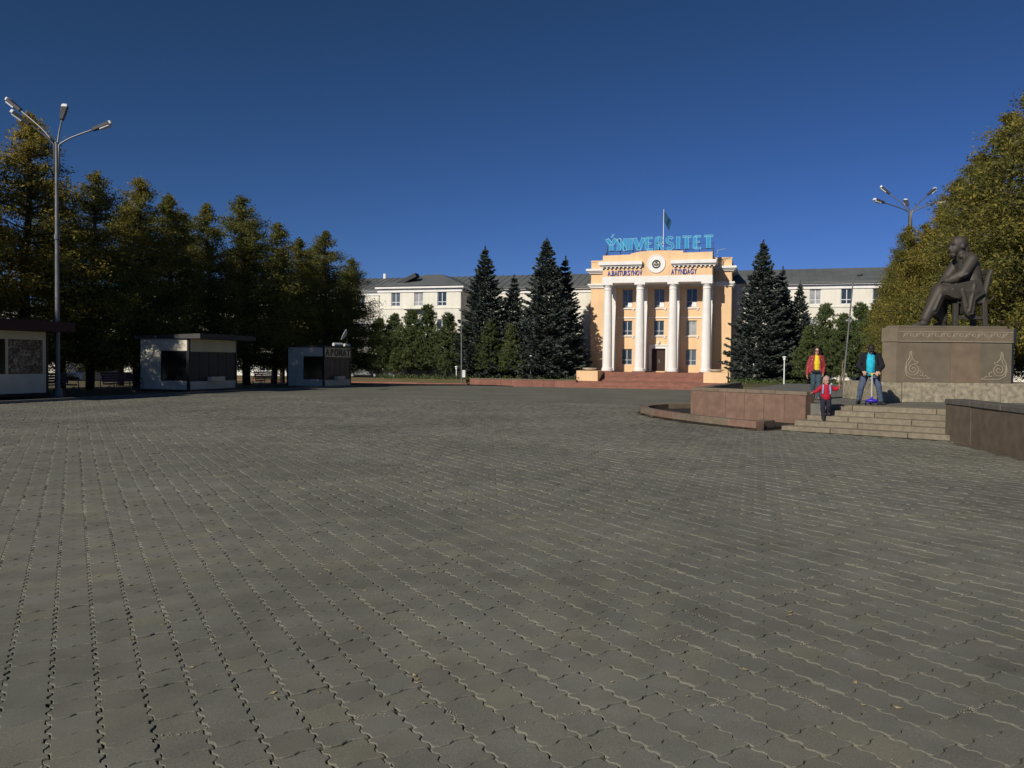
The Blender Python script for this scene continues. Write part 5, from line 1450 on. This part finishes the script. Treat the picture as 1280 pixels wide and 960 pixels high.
def head(b, c, s, tilt=0.0, yaw=0.0):
    """skull, jaw, nose, ears; faces -y, tilt > 0 bows it"""
    M = Matrix.Translation(c) @ Matrix.Rotation(yaw, 4, 'Z') @ Matrix.Rotation(tilt, 4, 'X')
    R3 = M.to_3x3()
    def q(x, y, z): return M @ Vector((x * s, y * s, z * s))
    b.ball(q(0, 0.012, 0.03), (0.076 * s, 0.095 * s, 0.098 * s), 16, 12, R3)
    b.ball(q(0, -0.02, -0.045), (0.058 * s, 0.066 * s, 0.075 * s), 14, 10, R3)
    b.capsule(q(0, -0.088, 0.012), 0.010 * s, q(0, -0.106, -0.022), 0.015 * s, 8)
    b.capsule(q(-0.035, -0.078, 0.035), 0.012 * s, q(0.035, -0.078, 0.035), 0.012 * s, 8)
    b.ball(q(0, -0.068, -0.095), (0.026 * s, 0.024 * s, 0.022 * s), 10, 8, R3)
    for e in (-1, 1):
        b.ball(q(0.080 * e, 0.012, 0.0), (0.011 * s, 0.022 * s, 0.034 * s), 8, 6, R3)
        b.ball(q(0.04 * e, -0.062, -0.02), (0.022 * s, 0.022 * s, 0.025 * s), 8, 6, R3)
    return q, R3
def face(parent, q, R3, s):
    mb = MB()
    for e in (-1, 1): mb.ball(q(0.032 * e, -0.084, 0.012), (0.013 * s, 0.008 * s, 0.008 * s), 8, 6, R3)
    mb.build('eyes', M_EYE, parent, smooth=True)
    mb = MB(); mb.capsule(q(-0.022, -0.086, -0.055), 0.007 * s, q(0.022, -0.086, -0.055), 0.007 * s, 8)
    mb.build('mouth', M_LIP, parent, smooth=True)
def chain(b, pts, rs, seg=12):
    for i in range(len(pts) - 1): b.capsule(pts[i], rs[i], pts[i + 1], rs[i + 1], seg)
def skin_of(t, b, voxel=0.008, m=None):
    return link('body', blob(b, voxel, 1, 'body'), m or M_SKIN, t)
def garment(t, name, b, m, voxel=0.013, smooth=2, parent=None):
    me = blob(b, voxel, smooth, name)
    if 'hair' not in name and 'shoe' not in name:          # cloth folds
        nv = len(me.vertices)
        co, no = np.empty(nv * 3, np.float32), np.empty(nv * 3, np.float32)
        me.vertices.foreach_get('co', co); me.vertices.foreach_get('normal', no)
        co, no = co.reshape(-1, 3), no.reshape(-1, 3)
        f_ = np.array([noise.noise((q[0] * 13, q[1] * 13, q[2] * 24 + q[0] * 9)) + 0.5 * noise.noise((q[0] * 31, q[1] * 31, q[2] * 31)) for q in co.tolist()], np.float32)
        me.vertices.foreach_set('co', (co + no * (0.0085 * f_)[:, None]).ravel()); me.update()
    return link(name, me, m, parent or t)
def shoe(t, ank, toe, m, s=1.0, name='shoe'):
    b = MB(); a, o = Vector(ank), Vector(toe)
    d = Vector((o.x - a.x, o.y - a.y, 0)).normalized(); z0 = o.z
    heel = Vector((a.x, a.y, z0)) - d * 0.05 * s
    b.capsule(heel + Vector((0, 0, 0.035 * s)), 0.036 * s, Vector((o.x, o.y, z0 + 0.03 * s)), 0.032 * s)
    b.capsule(heel + Vector((0, 0, 0.045 * s)), 0.036 * s, a + Vector((0, 0, 0.02 * s)), 0.045 * s)
    b.capsule(a + Vector((0, 0, 0.0)), 0.042 * s, Vector((o.x, o.y, z0 + 0.035 * s)) - d * 0.05 * s, 0.036 * s)
    return garment(t, name, b, m, 0.01 * s, 2)

# ---- woman in a red jacket
wm_ = thing('person', 'woman in red jacket, yellow top and sunglasses walking on the terrace', 'person', (9.47, 25.4, PZ), R(-14))
b = MB()
hd, R3 = head(b, Vector((0.0, -0.03, 1.50)), 0.98, 0.05, R(-4))
b.capsule((0, 0.0, 1.33), 0.052, (0, -0.01, 1.44), 0.050)
b.capsule((-0.10, 0.0, 1.27), 0.075, (0.10, 0.0, 1.27), 0.075); b.capsule((0, 0, 1.25), 0.115, (0, 0, 1.02), 0.105); b.capsule((-0.06, 0, 0.93), 0.115, (0.06, 0, 0.93), 0.115)
wl_ = {'L': [(-0.17, 0.01, 1.29), (-0.245, 0.03, 1.04), (-0.275, -0.02, 0.80)], 'R': [(0.17, 0.01, 1.29), (0.225, 0.05, 1.05), (0.19, -0.06, 0.85)]}
for a in wl_.values(): chain(b, a, [0.052, 0.042, 0.030])
hand(b, (-0.278, -0.025, 0.785), (-0.03, -0.05, -1), (1, -0.2, 0), 0.95, 0.3); hand(b, (0.187, -0.065, 0.835), (-0.1, -0.2, -1), (-1, 0, 0), 0.95, 0.3)
lg = {'L': [(-0.085, 0, 0.90), (-0.095, -0.05, 0.47), (-0.075, 0.06, 0.09)], 'R': [(0.085, 0, 0.90), (0.07, -0.10, 0.49), (0.045, -0.17, 0.09)]}
for a in lg.values(): chain(b, a, [0.085, 0.056, 0.040])
b.capsule((-0.075, 0.06, 0.06), 0.035, (-0.085, -0.10, 0.035), 0.03); b.capsule((0.045, -0.17, 0.06), 0.035, (0.04, -0.33, 0.035), 0.03)
bd = skin_of(wm_, b); 
mb = MB(); mb.capsule(hd(-0.022, -0.086, -0.055), 0.007, hd(0.022, -0.086, -0.055), 0.007, 8); mb.build('mouth', M_LIP, wm_, smooth=True)
mb = MB()
for e in (-1, 1): mb.ball(hd(0.036 * e, -0.092, 0.014), (0.030, 0.010, 0.022), 12, 8, R3)
mb.bar(hd(-0.075, -0.06, 0.02), hd(-0.08, 0.03, 0.015), 0.008); mb.bar(hd(0.075, -0.06, 0.02), hd(0.08, 0.03, 0.015), 0.008); mb.bar(hd(-0.01, -0.098, 0.02), hd(0.01, -0.098, 0.02), 0.008)
mb.build('sunglasses', M_EYE, wm_)
b = MB(); b.ball(hd(0, 0.03, 0.045), (0.096, 0.100, 0.098), 16, 12, R3)
for e in (-1, 1):
    chain(b, [hd(0.075 * e, 0.02, 0.04), hd(0.095 * e, 0.03, -0.08), hd(0.115 * e, 0.03, -0.20)], [0.04, 0.045, 0.03])
b.capsule(hd(0, 0.08, 0.0), 0.07, hd(0, 0.09, -0.18), 0.08)
garment(wm_, 'hair', b, M_HAIRD, 0.011)
b = MB(); b.capsule((0, -0.015, 1.29), 0.105, (0, -0.03, 1.12), 0.125); b.capsule((0, -0.025, 1.12), 0.122, (0, -0.01, 0.93), 0.120); b.capsule((0, 0, 1.36), 0.062, (0, 0, 1.28), 0.09)
garment(wm_, 'yellow_top', b, cloth('yellow_cloth', (0.74, 0.57, 0.02)))
b = MB()
for e in (-1, 1):
    chain(b, [(0.065 * e, 0.03, 1.33), (0.17 * e, 0.01, 1.295)], [0.06, 0.068])
    chain(b, [(0.10 * e, 0.03, 1.29), (0.125 * e, 0.02, 1.10), (0.13 * e, 0.01, 0.86)], [0.085, 0.088, 0.092])
    b.capsule((0.075 * e, -0.075, 1.30), 0.034, (0.115 * e, -0.095, 0.86), 0.045)
b.capsule((0, 0.075, 1.28), 0.085, (0, 0.07, 0.88), 0.095)
b.capsule((-0.08, 0.02, 1.37), 0.035, (0.08, 0.02, 1.37), 0.035)
chain(b, wl_['L'], [0.068, 0.060, 0.050]); chain(b, wl_['R'], [0.068, 0.060, 0.050])
for e in (-1, 1): b.capsule((0.075 * e, -0.045, 1.335), 0.05, (0.15 * e, -0.02, 1.315), 0.06)
b.capsule((-0.15, -0.08, 0.92), 0.03, (-0.03, -0.12, 0.875), 0.028)
garment(wm_, 'red_jacket', b, cloth('red_leather', (0.30, 0.04, 0.045), 0.5), 0.012, 1)
b = MB(); chain(b, lg['L'], [0.108, 0.072, 0.056]); chain(b, lg['R'], [0.108, 0.072, 0.056]); b.capsule((-0.06, 0.0, 0.93), 0.118, (0.06, 0, 0.93), 0.118)
garment(wm_, 'jeans', b, cloth('jeans_teal', (0.045, 0.075, 0.095)))
b = MB(); b.capsule((-0.10, -0.115, 0.865), 0.055, (0.06, -0.13, 0.86), 0.055); b.capsule((-0.12, -0.1, 0.88), 0.02, (0.13, -0.09, 0.9), 0.02)
garment(wm_, 'waist_bag', b, cloth('black_cloth', (0.018, 0.02, 0.024)))
M_BOOT = cloth('boot_olive', (0.06, 0.08, 0.055))
shoe(wm_, (-0.075, 0.06, 0.09), (-0.085, -0.10, 0.0), M_BOOT, 1, 'boot'); shoe(wm_, (0.045, -0.17, 0.09), (0.04, -0.33, 0.0), M_BOOT, 1, 'boot')

# ---- child in red with a raised stick
CZ = RISE * 3 + 0.005
cp = Vector((px_at(1027, 22.0), 22.0, CZ))
# stand the child on the third tread
def tread_at(x, k, inset): 
    a = (Vector((x, 0, 0)) - ST_L)
    # point on tread line offset from the riser
    t = (x - ST_L.x - ST_N.x * (k * 0.46 + inset)) / ST_D.x
    p = st(t, k * 0.46 + inset); return p
cp = tread_at(8.2, 2, 0.11); cp.z = CZ
cd = thing('person', 'small child in red jacket with pale hat stepping down the granite steps', 'person', cp, R(-12))
b = MB(); s = 0.78
hd, R3 = head(b, Vector((0.0, -0.02, 0.90)), 0.90, 0.12, R(10))
b.capsule((0, 0, 0.77), 0.042, (0, 0, 0.85), 0.042)
b.capsule((-0.07, 0, 0.73), 0.06, (0.07, 0, 0.73), 0.06); b.capsule((0, 0, 0.72), 0.10, (0, 0, 0.50), 0.10)
ca = {'L': [(-0.115, 0, 0.74), (-0.22, -0.04, 0.64), (-0.31, -0.05, 0.60)], 'R': [(0.115, 0, 0.74), (0.23, -0.01, 0.685), (0.31, -0.02, 0.74)]}
for a in ca.values(): chain(b, a, [0.042, 0.034, 0.026])
hand(b, (-0.315, -0.05, 0.598), (-1, -0.1, -0.2), (0, -0.4, -1), 0.62, 0.35); hand(b, (0.312, -0.022, 0.75), (0.15, -0.1, 1), (-0.2, -1, 0), 0.62, 0.75)
lgc = {'L': [(-0.06, 0, 0.46), (-0.085, -0.10, 0.26), (-0.075, -0.16, -0.05)], 'R': [(0.06, 0, 0.46), (0.07, -0.03, 0.25), (0.075, 0.03, 0.07)]}
for a in lgc.values(): chain(b, a, [0.07, 0.05, 0.038])
b.capsule((-0.075, -0.16, -0.08), 0.03, (-0.08, -0.27, -0.095), 0.026); b.capsule((0.075, 0.03, 0.05), 0.03, (0.08, -0.09, 0.03), 0.026)
skin_of(cd, b, 0.007); face(cd, hd, R3, 0.9)
b = MB(); b.ball(hd(0, 0.012, 0.055), (0.085, 0.098, 0.085), 16, 12, R3); b.capsule(hd(-0.07, -0.03, 0.05), 0.022, hd(0.07, -0.03, 0.05), 0.022)
b.capsule(hd(-0.075, 0.02, 0.05), 0.02, hd(-0.078, 0.0, -0.04), 0.022); b.capsule(hd(0.075, 0.02, 0.05), 0.02, hd(0.078, 0.0, -0.04), 0.022); b.ball(hd(0, 0.04, 0.145), 0.022)
garment(cd, 'knit_hat', b, cloth('knit_beige_pink', (0.42, 0.28, 0.24)), 0.010)
M_RED = cloth('child_red', (0.42, 0.012, 0.03))
b = MB(); b.capsule((0, 0, 0.73), 0.118, (0, 0, 0.49), 0.128); b.capsule((-0.08, 0, 0.75), 0.065, (0.08, 0, 0.75), 0.065); chain(b, ca['L'], [0.060, 0.052, 0.044]); chain(b, ca['R'], [0.060, 0.052, 0.044])
b.capsule((-0.1, 0, 0.45), 0.045, (0.1, 0, 0.45), 0.045)
garment(cd, 'red_jacket', b, M_RED, 0.011)
b = MB(); b.capsule((-0.05, 0.02, 0.80), 0.03, (0.05, 0.02, 0.80), 0.03); b.capsule((0.05, 0.06, 0.80), 0.035, (0.14, 0.08, 0.82), 0.03)
garment(cd, 'hood', b, cloth('white_fleece', (0.7, 0.66, 0.64)), 0.010)
for e in (-1, 1):
    b = MB(); chain(b, [(0.075 * e, 0.06, 0.80), (0.082 * e, -0.08, 0.79), (0.088 * e, -0.128, 0.70), (0.092 * e, -0.12, 0.58)], [0.02, 0.021, 0.022, 0.02])
    garment(cd, 'backpack_strap', b, cloth('strap_blue', (0.22, 0.36, 0.58)), 0.009)
b = MB(); b.capsule((0, 0.15, 0.74), 0.085, (0, 0.16, 0.56), 0.09); garment(cd, 'backpack', b, cloth('strap_blue', (0.22, 0.36, 0.58)), 0.012)
b = MB(); b.capsule((-0.045, 0, 0.45), 0.088, (0.045, 0, 0.45), 0.088); chain(b, lgc['L'], [0.086, 0.066, 0.054]); chain(b, lgc['R'], [0.086, 0.066, 0.054])
garment(cd, 'trousers', b, cloth('trousers_navy', (0.018, 0.018, 0.032)), 0.011)
M_SHO = cloth('shoe_dark', (0.03, 0.028, 0.035))
shoe(cd, (-0.075, -0.16, -0.055), (-0.08, -0.27, -0.124), M_SHO, 0.95); shoe(cd, (0.075, 0.03, 0.07), (0.08, -0.09, 0.0), M_SHO, 0.95)
sk = MB(); sk.tube([(0.315, -0.07, 0.70), (0.33, -0.065, 0.92), (0.385, -0.06, 1.12), (0.38, -0.06, 1.30), (0.40, -0.06, 1.45)], [0.011, 0.014, 0.012, 0.011, 0.007], 7)
so = sk.build('stick', pm('peeled_wood', (0.30, 0.20, 0.11), 0.8, 0.25, 20, 0.2)); so.location = cp; so.rotation_euler = (0, 0, R(-12))
tag(so, 'thin bare stick held upright in the child\'s raised hand', 'stick')

# ---- man bending over a scooter
mp = Vector((px_at(1087.5, 22.4), 22.4, PZ + 0.004))
mn = thing('person', 'man in black jacket and cyan shirt bowing over a scooter on the top step', 'person', mp, R(-20))
b = MB()
hd, R3 = head(b, Vector((0.0, -0.16, 1.50)), 1.05, R(66), 0)
b.capsule((0, -0.02, 1.38), 0.062, (0, -0.10, 1.46), 0.060)
b.capsule((-0.13, 0, 1.32), 0.085, (0.13, 0, 1.32), 0.085); b.capsule((0, 0.01, 1.28), 0.14, (0, 0.05, 1.02), 0.125); b.capsule((-0.07, 0.06, 0.93), 0.12, (0.07, 0.06, 0.93), 0.12)
ma = {'L': [(-0.20, -0.01, 1.32), (-0.30, -0.03, 1.06), (-0.20, -0.26, 0.93)], 'R': [(0.20, -0.01, 1.32), (0.30, -0.03, 1.06), (0.19, -0.26, 0.93)]}
for a in ma.values(): chain(b, a, [0.062, 0.050, 0.036])
hand(b, (-0.195, -0.27, 0.925), (0.35, -0.6, -0.6), (0, 0.5, -1), 1.08, 0.72); hand(b, (0.185, -0.27, 0.925), (-0.35, -0.6, -0.6), (0, 0.5, -1), 1.08, 0.72)
lgm = {'L': [(-0.10, 0.06, 0.90), (-0.215, -0.02, 0.49), (-0.275, 0.04, 0.10)], 'R': [(0.10, 0.06, 0.90), (0.22, -0.03, 0.49), (0.285, 0.03, 0.10)]}
for a in lgm.values(): chain(b, a, [0.095, 0.062, 0.045])
b.capsule((-0.275, 0.04, 0.06), 0.035, (-0.325, -0.14, 0.035), 0.03); b.capsule((0.285, 0.03, 0.06), 0.035, (0.36, -0.13, 0.035), 0.03)
skin_of(mn, b); face(mn, hd, R3, 1.05)
b = MB(); b.ball(hd(0, 0.025, 0.045), (0.092, 0.112, 0.104), 16, 12, R3); b.capsule(hd(-0.05, -0.06, 0.075), 0.03, hd(0.05, -0.06, 0.075), 0.03); b.capsule(hd(0, 0.08, 0.0), 0.07, hd(0, 0.07, -0.07), 0.06)
garment(mn, 'hair', b, M_HAIRD, 0.011)
b = MB(); b.capsule((0, -0.03, 1.33), 0.125, (0, -0.05, 1.15), 0.145); b.capsule((0, -0.05, 1.15), 0.142, (0, -0.02, 0.90), 0.135)
b.capsule((0, -0.10, 1.20), 0.09, (0, -0.10, 0.92), 0.085)
garment(mn, 'cyan_shirt', b, cloth('cyan_cloth', (0.02, 0.46, 0.62)))
b = MB()
for e in (-1, 1):
    chain(b, [(0.08 * e, 0.04, 1.38), (0.20 * e, 0.0, 1.335)], [0.07, 0.082])
    chain(b, [(0.14 * e, 0.04, 1.30), (0.155 * e, 0.05, 1.08), (0.165 * e, 0.05, 0.80)], [0.105, 0.108, 0.105])
    b.capsule((0.125 * e, -0.09, 1.30), 0.045, (0.165 * e, -0.10, 0.82), 0.058)
for e in (-1, 1): b.capsule((0.10 * e, -0.06, 1.385), 0.055, (0.19 * e, -0.03, 1.355), 0.07)
b.capsule((0, 0.11, 1.30), 0.10, (0, 0.13, 0.84), 0.11); b.capsule((-0.09, 0.05, 1.41), 0.045, (0.09, 0.05, 1.41), 0.045)
chain(b, ma['L'], [0.082, 0.074, 0.056]); chain(b, ma['R'], [0.082, 0.074, 0.056])
garment(mn, 'black_jacket', b, cloth('jacket_black', (0.012, 0.013, 0.018)), 0.012, 1)
b = MB(); b.capsule((-0.07, 0.06, 0.92), 0.125, (0.07, 0.06, 0.92), 0.125); chain(b, lgm['L'], [0.118, 0.082, 0.066]); chain(b, lgm['R'], [0.118, 0.082, 0.066])
garment(mn, 'jeans', b, cloth('jeans_blue', (0.075, 0.10, 0.155)))
shoe(mn, (-0.275, 0.04, 0.10), (-0.325, -0.14, 0.0), M_SHO, 1.12); shoe(mn, (0.285, 0.03, 0.10), (0.36, -0.13, 0.0), M_SHO, 1.12)

# scooter in front of the man
scp = mp + Vector((-0.10, -0.36, 0.0))
sct = thing('kick_scooter', 'child\'s purple kick scooter held by the bowing man', 'scooter', scp, R(-20))
M_PUR = pm('scooter_purple', (0.05, 0.03, 0.42), 0.35, 0.1, 4, 0)
M_YEL = pm('scooter_yellow', (0.62, 0.55, 0.05), 0.4, 0.1, 4, 0)
M_RUB2 = pm('rubber', (0.015, 0.015, 0.015), 0.7, 0.2, 8, 0)
stm = MB().tube([(0, 0.0, 0.12), (0, 0.03, 0.45), (0, 0.06, 0.84)], [0.022, 0.018, 0.016], 8).build('stem', M_IRON, sct)
MB().tube([(0, 0.055, 0.80), (0, 0.063, 0.87)], 0.026, 8).build('clamp', M_YEL, stm)
MB().tube([(-0.2, 0.065, 0.86), (0.2, 0.065, 0.86)], 0.014, 8).build('handlebar', M_IRON, sct)
for e in (-1, 1): MB().tube([(0.10 * e, 0.065, 0.86), (0.215 * e, 0.065, 0.86)], 0.019, 8).build('grip', M_RUB2, sct)
b = MB(); b.ball((0, -0.02, 0.12), (0.16, 0.10, 0.055), 16, 10); b.capsule((0, 0.0, 0.12), 0.05, (0, 0.02, 0.24), 0.025)
link('front_fork', blob(b, 0.008, 1, 'front_fork'), M_PUR, sct)
MB().prism([(-0.06, 0.05), (0.06, 0.05), (0.055, 0.5), (-0.055, 0.5)], 0.075, 0.10).build('deck', M_PUR, sct, bevel=0.008)
for x, y in ((-0.15, -0.02), (0.15, -0.02), (0.0, 0.50)):
    w = MB().tube([(x - 0.018, y, 0.06), (x + 0.018, y, 0.06)], 0.058, 18).build('wheel', M_RUB2, sct)
    MB().tube([(x - 0.021, y, 0.06), (x + 0.021, y, 0.06)], 0.03, 12).build('hub', M_PUR, w)

# ------------------------------------------------------------------ parked cars beyond the trees
M_GLASSC = glass_mat('car_glass', (0.012, 0.014, 0.016), 0.05)
def car(label, loc, rz, col):
    t = thing('parked_car', label, 'car', loc, rz, 'cars parked beyond the trees')
    pm_ = pm('car_paint_%d' % int(col[0] * 1000), col, 0.25, 0.04, 2, 0, spec=0.5)
    sect = [(-2.1, 0.45, 0.72, 0.62), (-2.0, 0.32, 0.82, 0.78), (-1.1, 0.28, 0.92, 0.84), (0.6, 0.28, 0.95, 0.85), (1.7, 0.30, 0.98, 0.82), (2.12, 0.42, 0.9, 0.68)]
    mb = MB()
    for x, z0, z1, w in sect: mb.v += [(x, -w, z0), (x, -w * 1.02, (z0 + z1) / 2), (x, -w * 0.92, z1), (x, w * 0.92, z1), (x, w * 1.02, (z0 + z1) / 2), (x, w, z0)]
    for i in range(len(sect) - 1):
        for k in range(6):
            a = i * 6 + k; b_ = i * 6 + (k + 1) % 6; mb.f.append((a, b_, b_ + 6, a + 6))
    mb.f += [(5, 4, 3, 2, 1, 0), tuple(30 + k for k in range(6))]
    body = mb.build('body', pm_, t, smooth=R(30), fix=True)
    mb = MB(); vs = []
    for x, z, w in ((-1.15, 0.9, 0.76), (-0.35, 1.42, 0.6), (1.05, 1.44, 0.6), (1.85, 0.95, 0.74)): vs += [(x, -w, z), (x, w, z)]
    mb.add(vs, [(0, 1, 3, 2), (2, 3, 5, 4), (4, 5, 7, 6), (0, 2, 4, 6), (7, 5, 3, 1), (6, 7, 1, 0)])
    cab = mb.build('cabin', M_GLASSC, t, fix=True)
    mb = MB(); mb.add([(-0.38, -0.61, 1.42), (-0.38, 0.61, 1.42), (1.08, 0.61, 1.44), (1.08, -0.61, 1.44), (-0.3, -0.55, 1.49), (-0.3, 0.55, 1.49), (1.0, 0.55, 1.5), (1.0, -0.55, 1.5)], [(0, 1, 5, 4), (1, 2, 6, 5), (2, 3, 7, 6), (3, 0, 4, 7), (4, 5, 6, 7)])
    for e in (-1, 1):
        for (xa, za, wa, xb, zb_, wb) in ((-1.16, 0.9, 0.77, -0.36, 1.44, 0.61), (0.35, 0.93, 0.78, 0.35, 1.44, 0.61), (1.86, 0.94, 0.75, 1.06, 1.45, 0.61)):
            mb.bar((xa, e * wa, za), (xb, e * wb, zb_), 0.07)
    mb.build('roof', pm_, t, fix=True)
    for x in (-1.32, 1.3):
        for e in (-1, 1):
            w = MB().tube([(x, e * 0.66, 0.31), (x, e * 0.86, 0.31)], 0.31, 18).build('wheel', M_RUB2, t)
            MB().tube([(x, e * 0.80, 0.31), (x, e * 0.87, 0.31)], 0.19, 12).build('rim', M_IRON, w)
    for e in (-1, 1):
        MB().ball((-2.02, e * 0.56, 0.68), (0.10, 0.17, 0.08)).build('headlight', M_LENS, t, smooth=True)
        MB().box(2.03, 2.13, e * 0.62 - 0.1, e * 0.62 + 0.1, 0.72, 0.86).build('tail_light', M_LIP, t)
    MB().box(-2.17, -2.08, -0.6, 0.6, 0.36, 0.52).build('bumper', M_RUB2, t)
    return t
car('white car parked under the trees right of the lettered kiosk', (px_at(482, 101), 101.0, -0.36), R(-17), (0.74, 0.74, 0.72))
car('silver car parked in the shade just right of the lettered kiosk', (px_at(454, 98), 98.0, -0.36), R(10), (0.25, 0.26, 0.27))
car('white car seen between the trunks right of the poster kiosk', (px_at(120, 62), 62.0, -0.3), R(70), (0.72, 0.72, 0.72))
# sunlit pale buildings glimpsed under the left trees
def shed(label, loc, rz, W, D_, H, m):
    t = thing('low_building', label, 'building', loc, rz, 'pale buildings beyond the left trees')
    hs = [(-W / 2 + 2 + k * 3.4, -W / 2 + 3.4 + k * 3.4, 1.3, 2.9) for k in range(int((W - 3) / 3.4))]
    wall_open(-W / 2, W / 2, -0.6, H, 0, hs, 0.2).build('wall', m, t)
    for h in hs: window(t, *h, 0.1, 0, M_PVC)
    MB().box(-W / 2, W / 2, 0.3, D_, -0.6, H - 0.01).build('rear_block', m, t)
    MB().box(-W / 2 - 0.3, W / 2 + 0.3, -0.3, D_ + 0.3, H, H + 0.25).build('roof', M_ROOF, t)
shed('pale low building glimpsed under the trees at far left', (-52, 74, -0.3), R(-62), 46, 10, 5.5, M_CREAM)
shed('white low building glimpsed between the kiosks', (-27, 100, -1.1), R(-10), 26, 10, 6.0, M_WHITE)
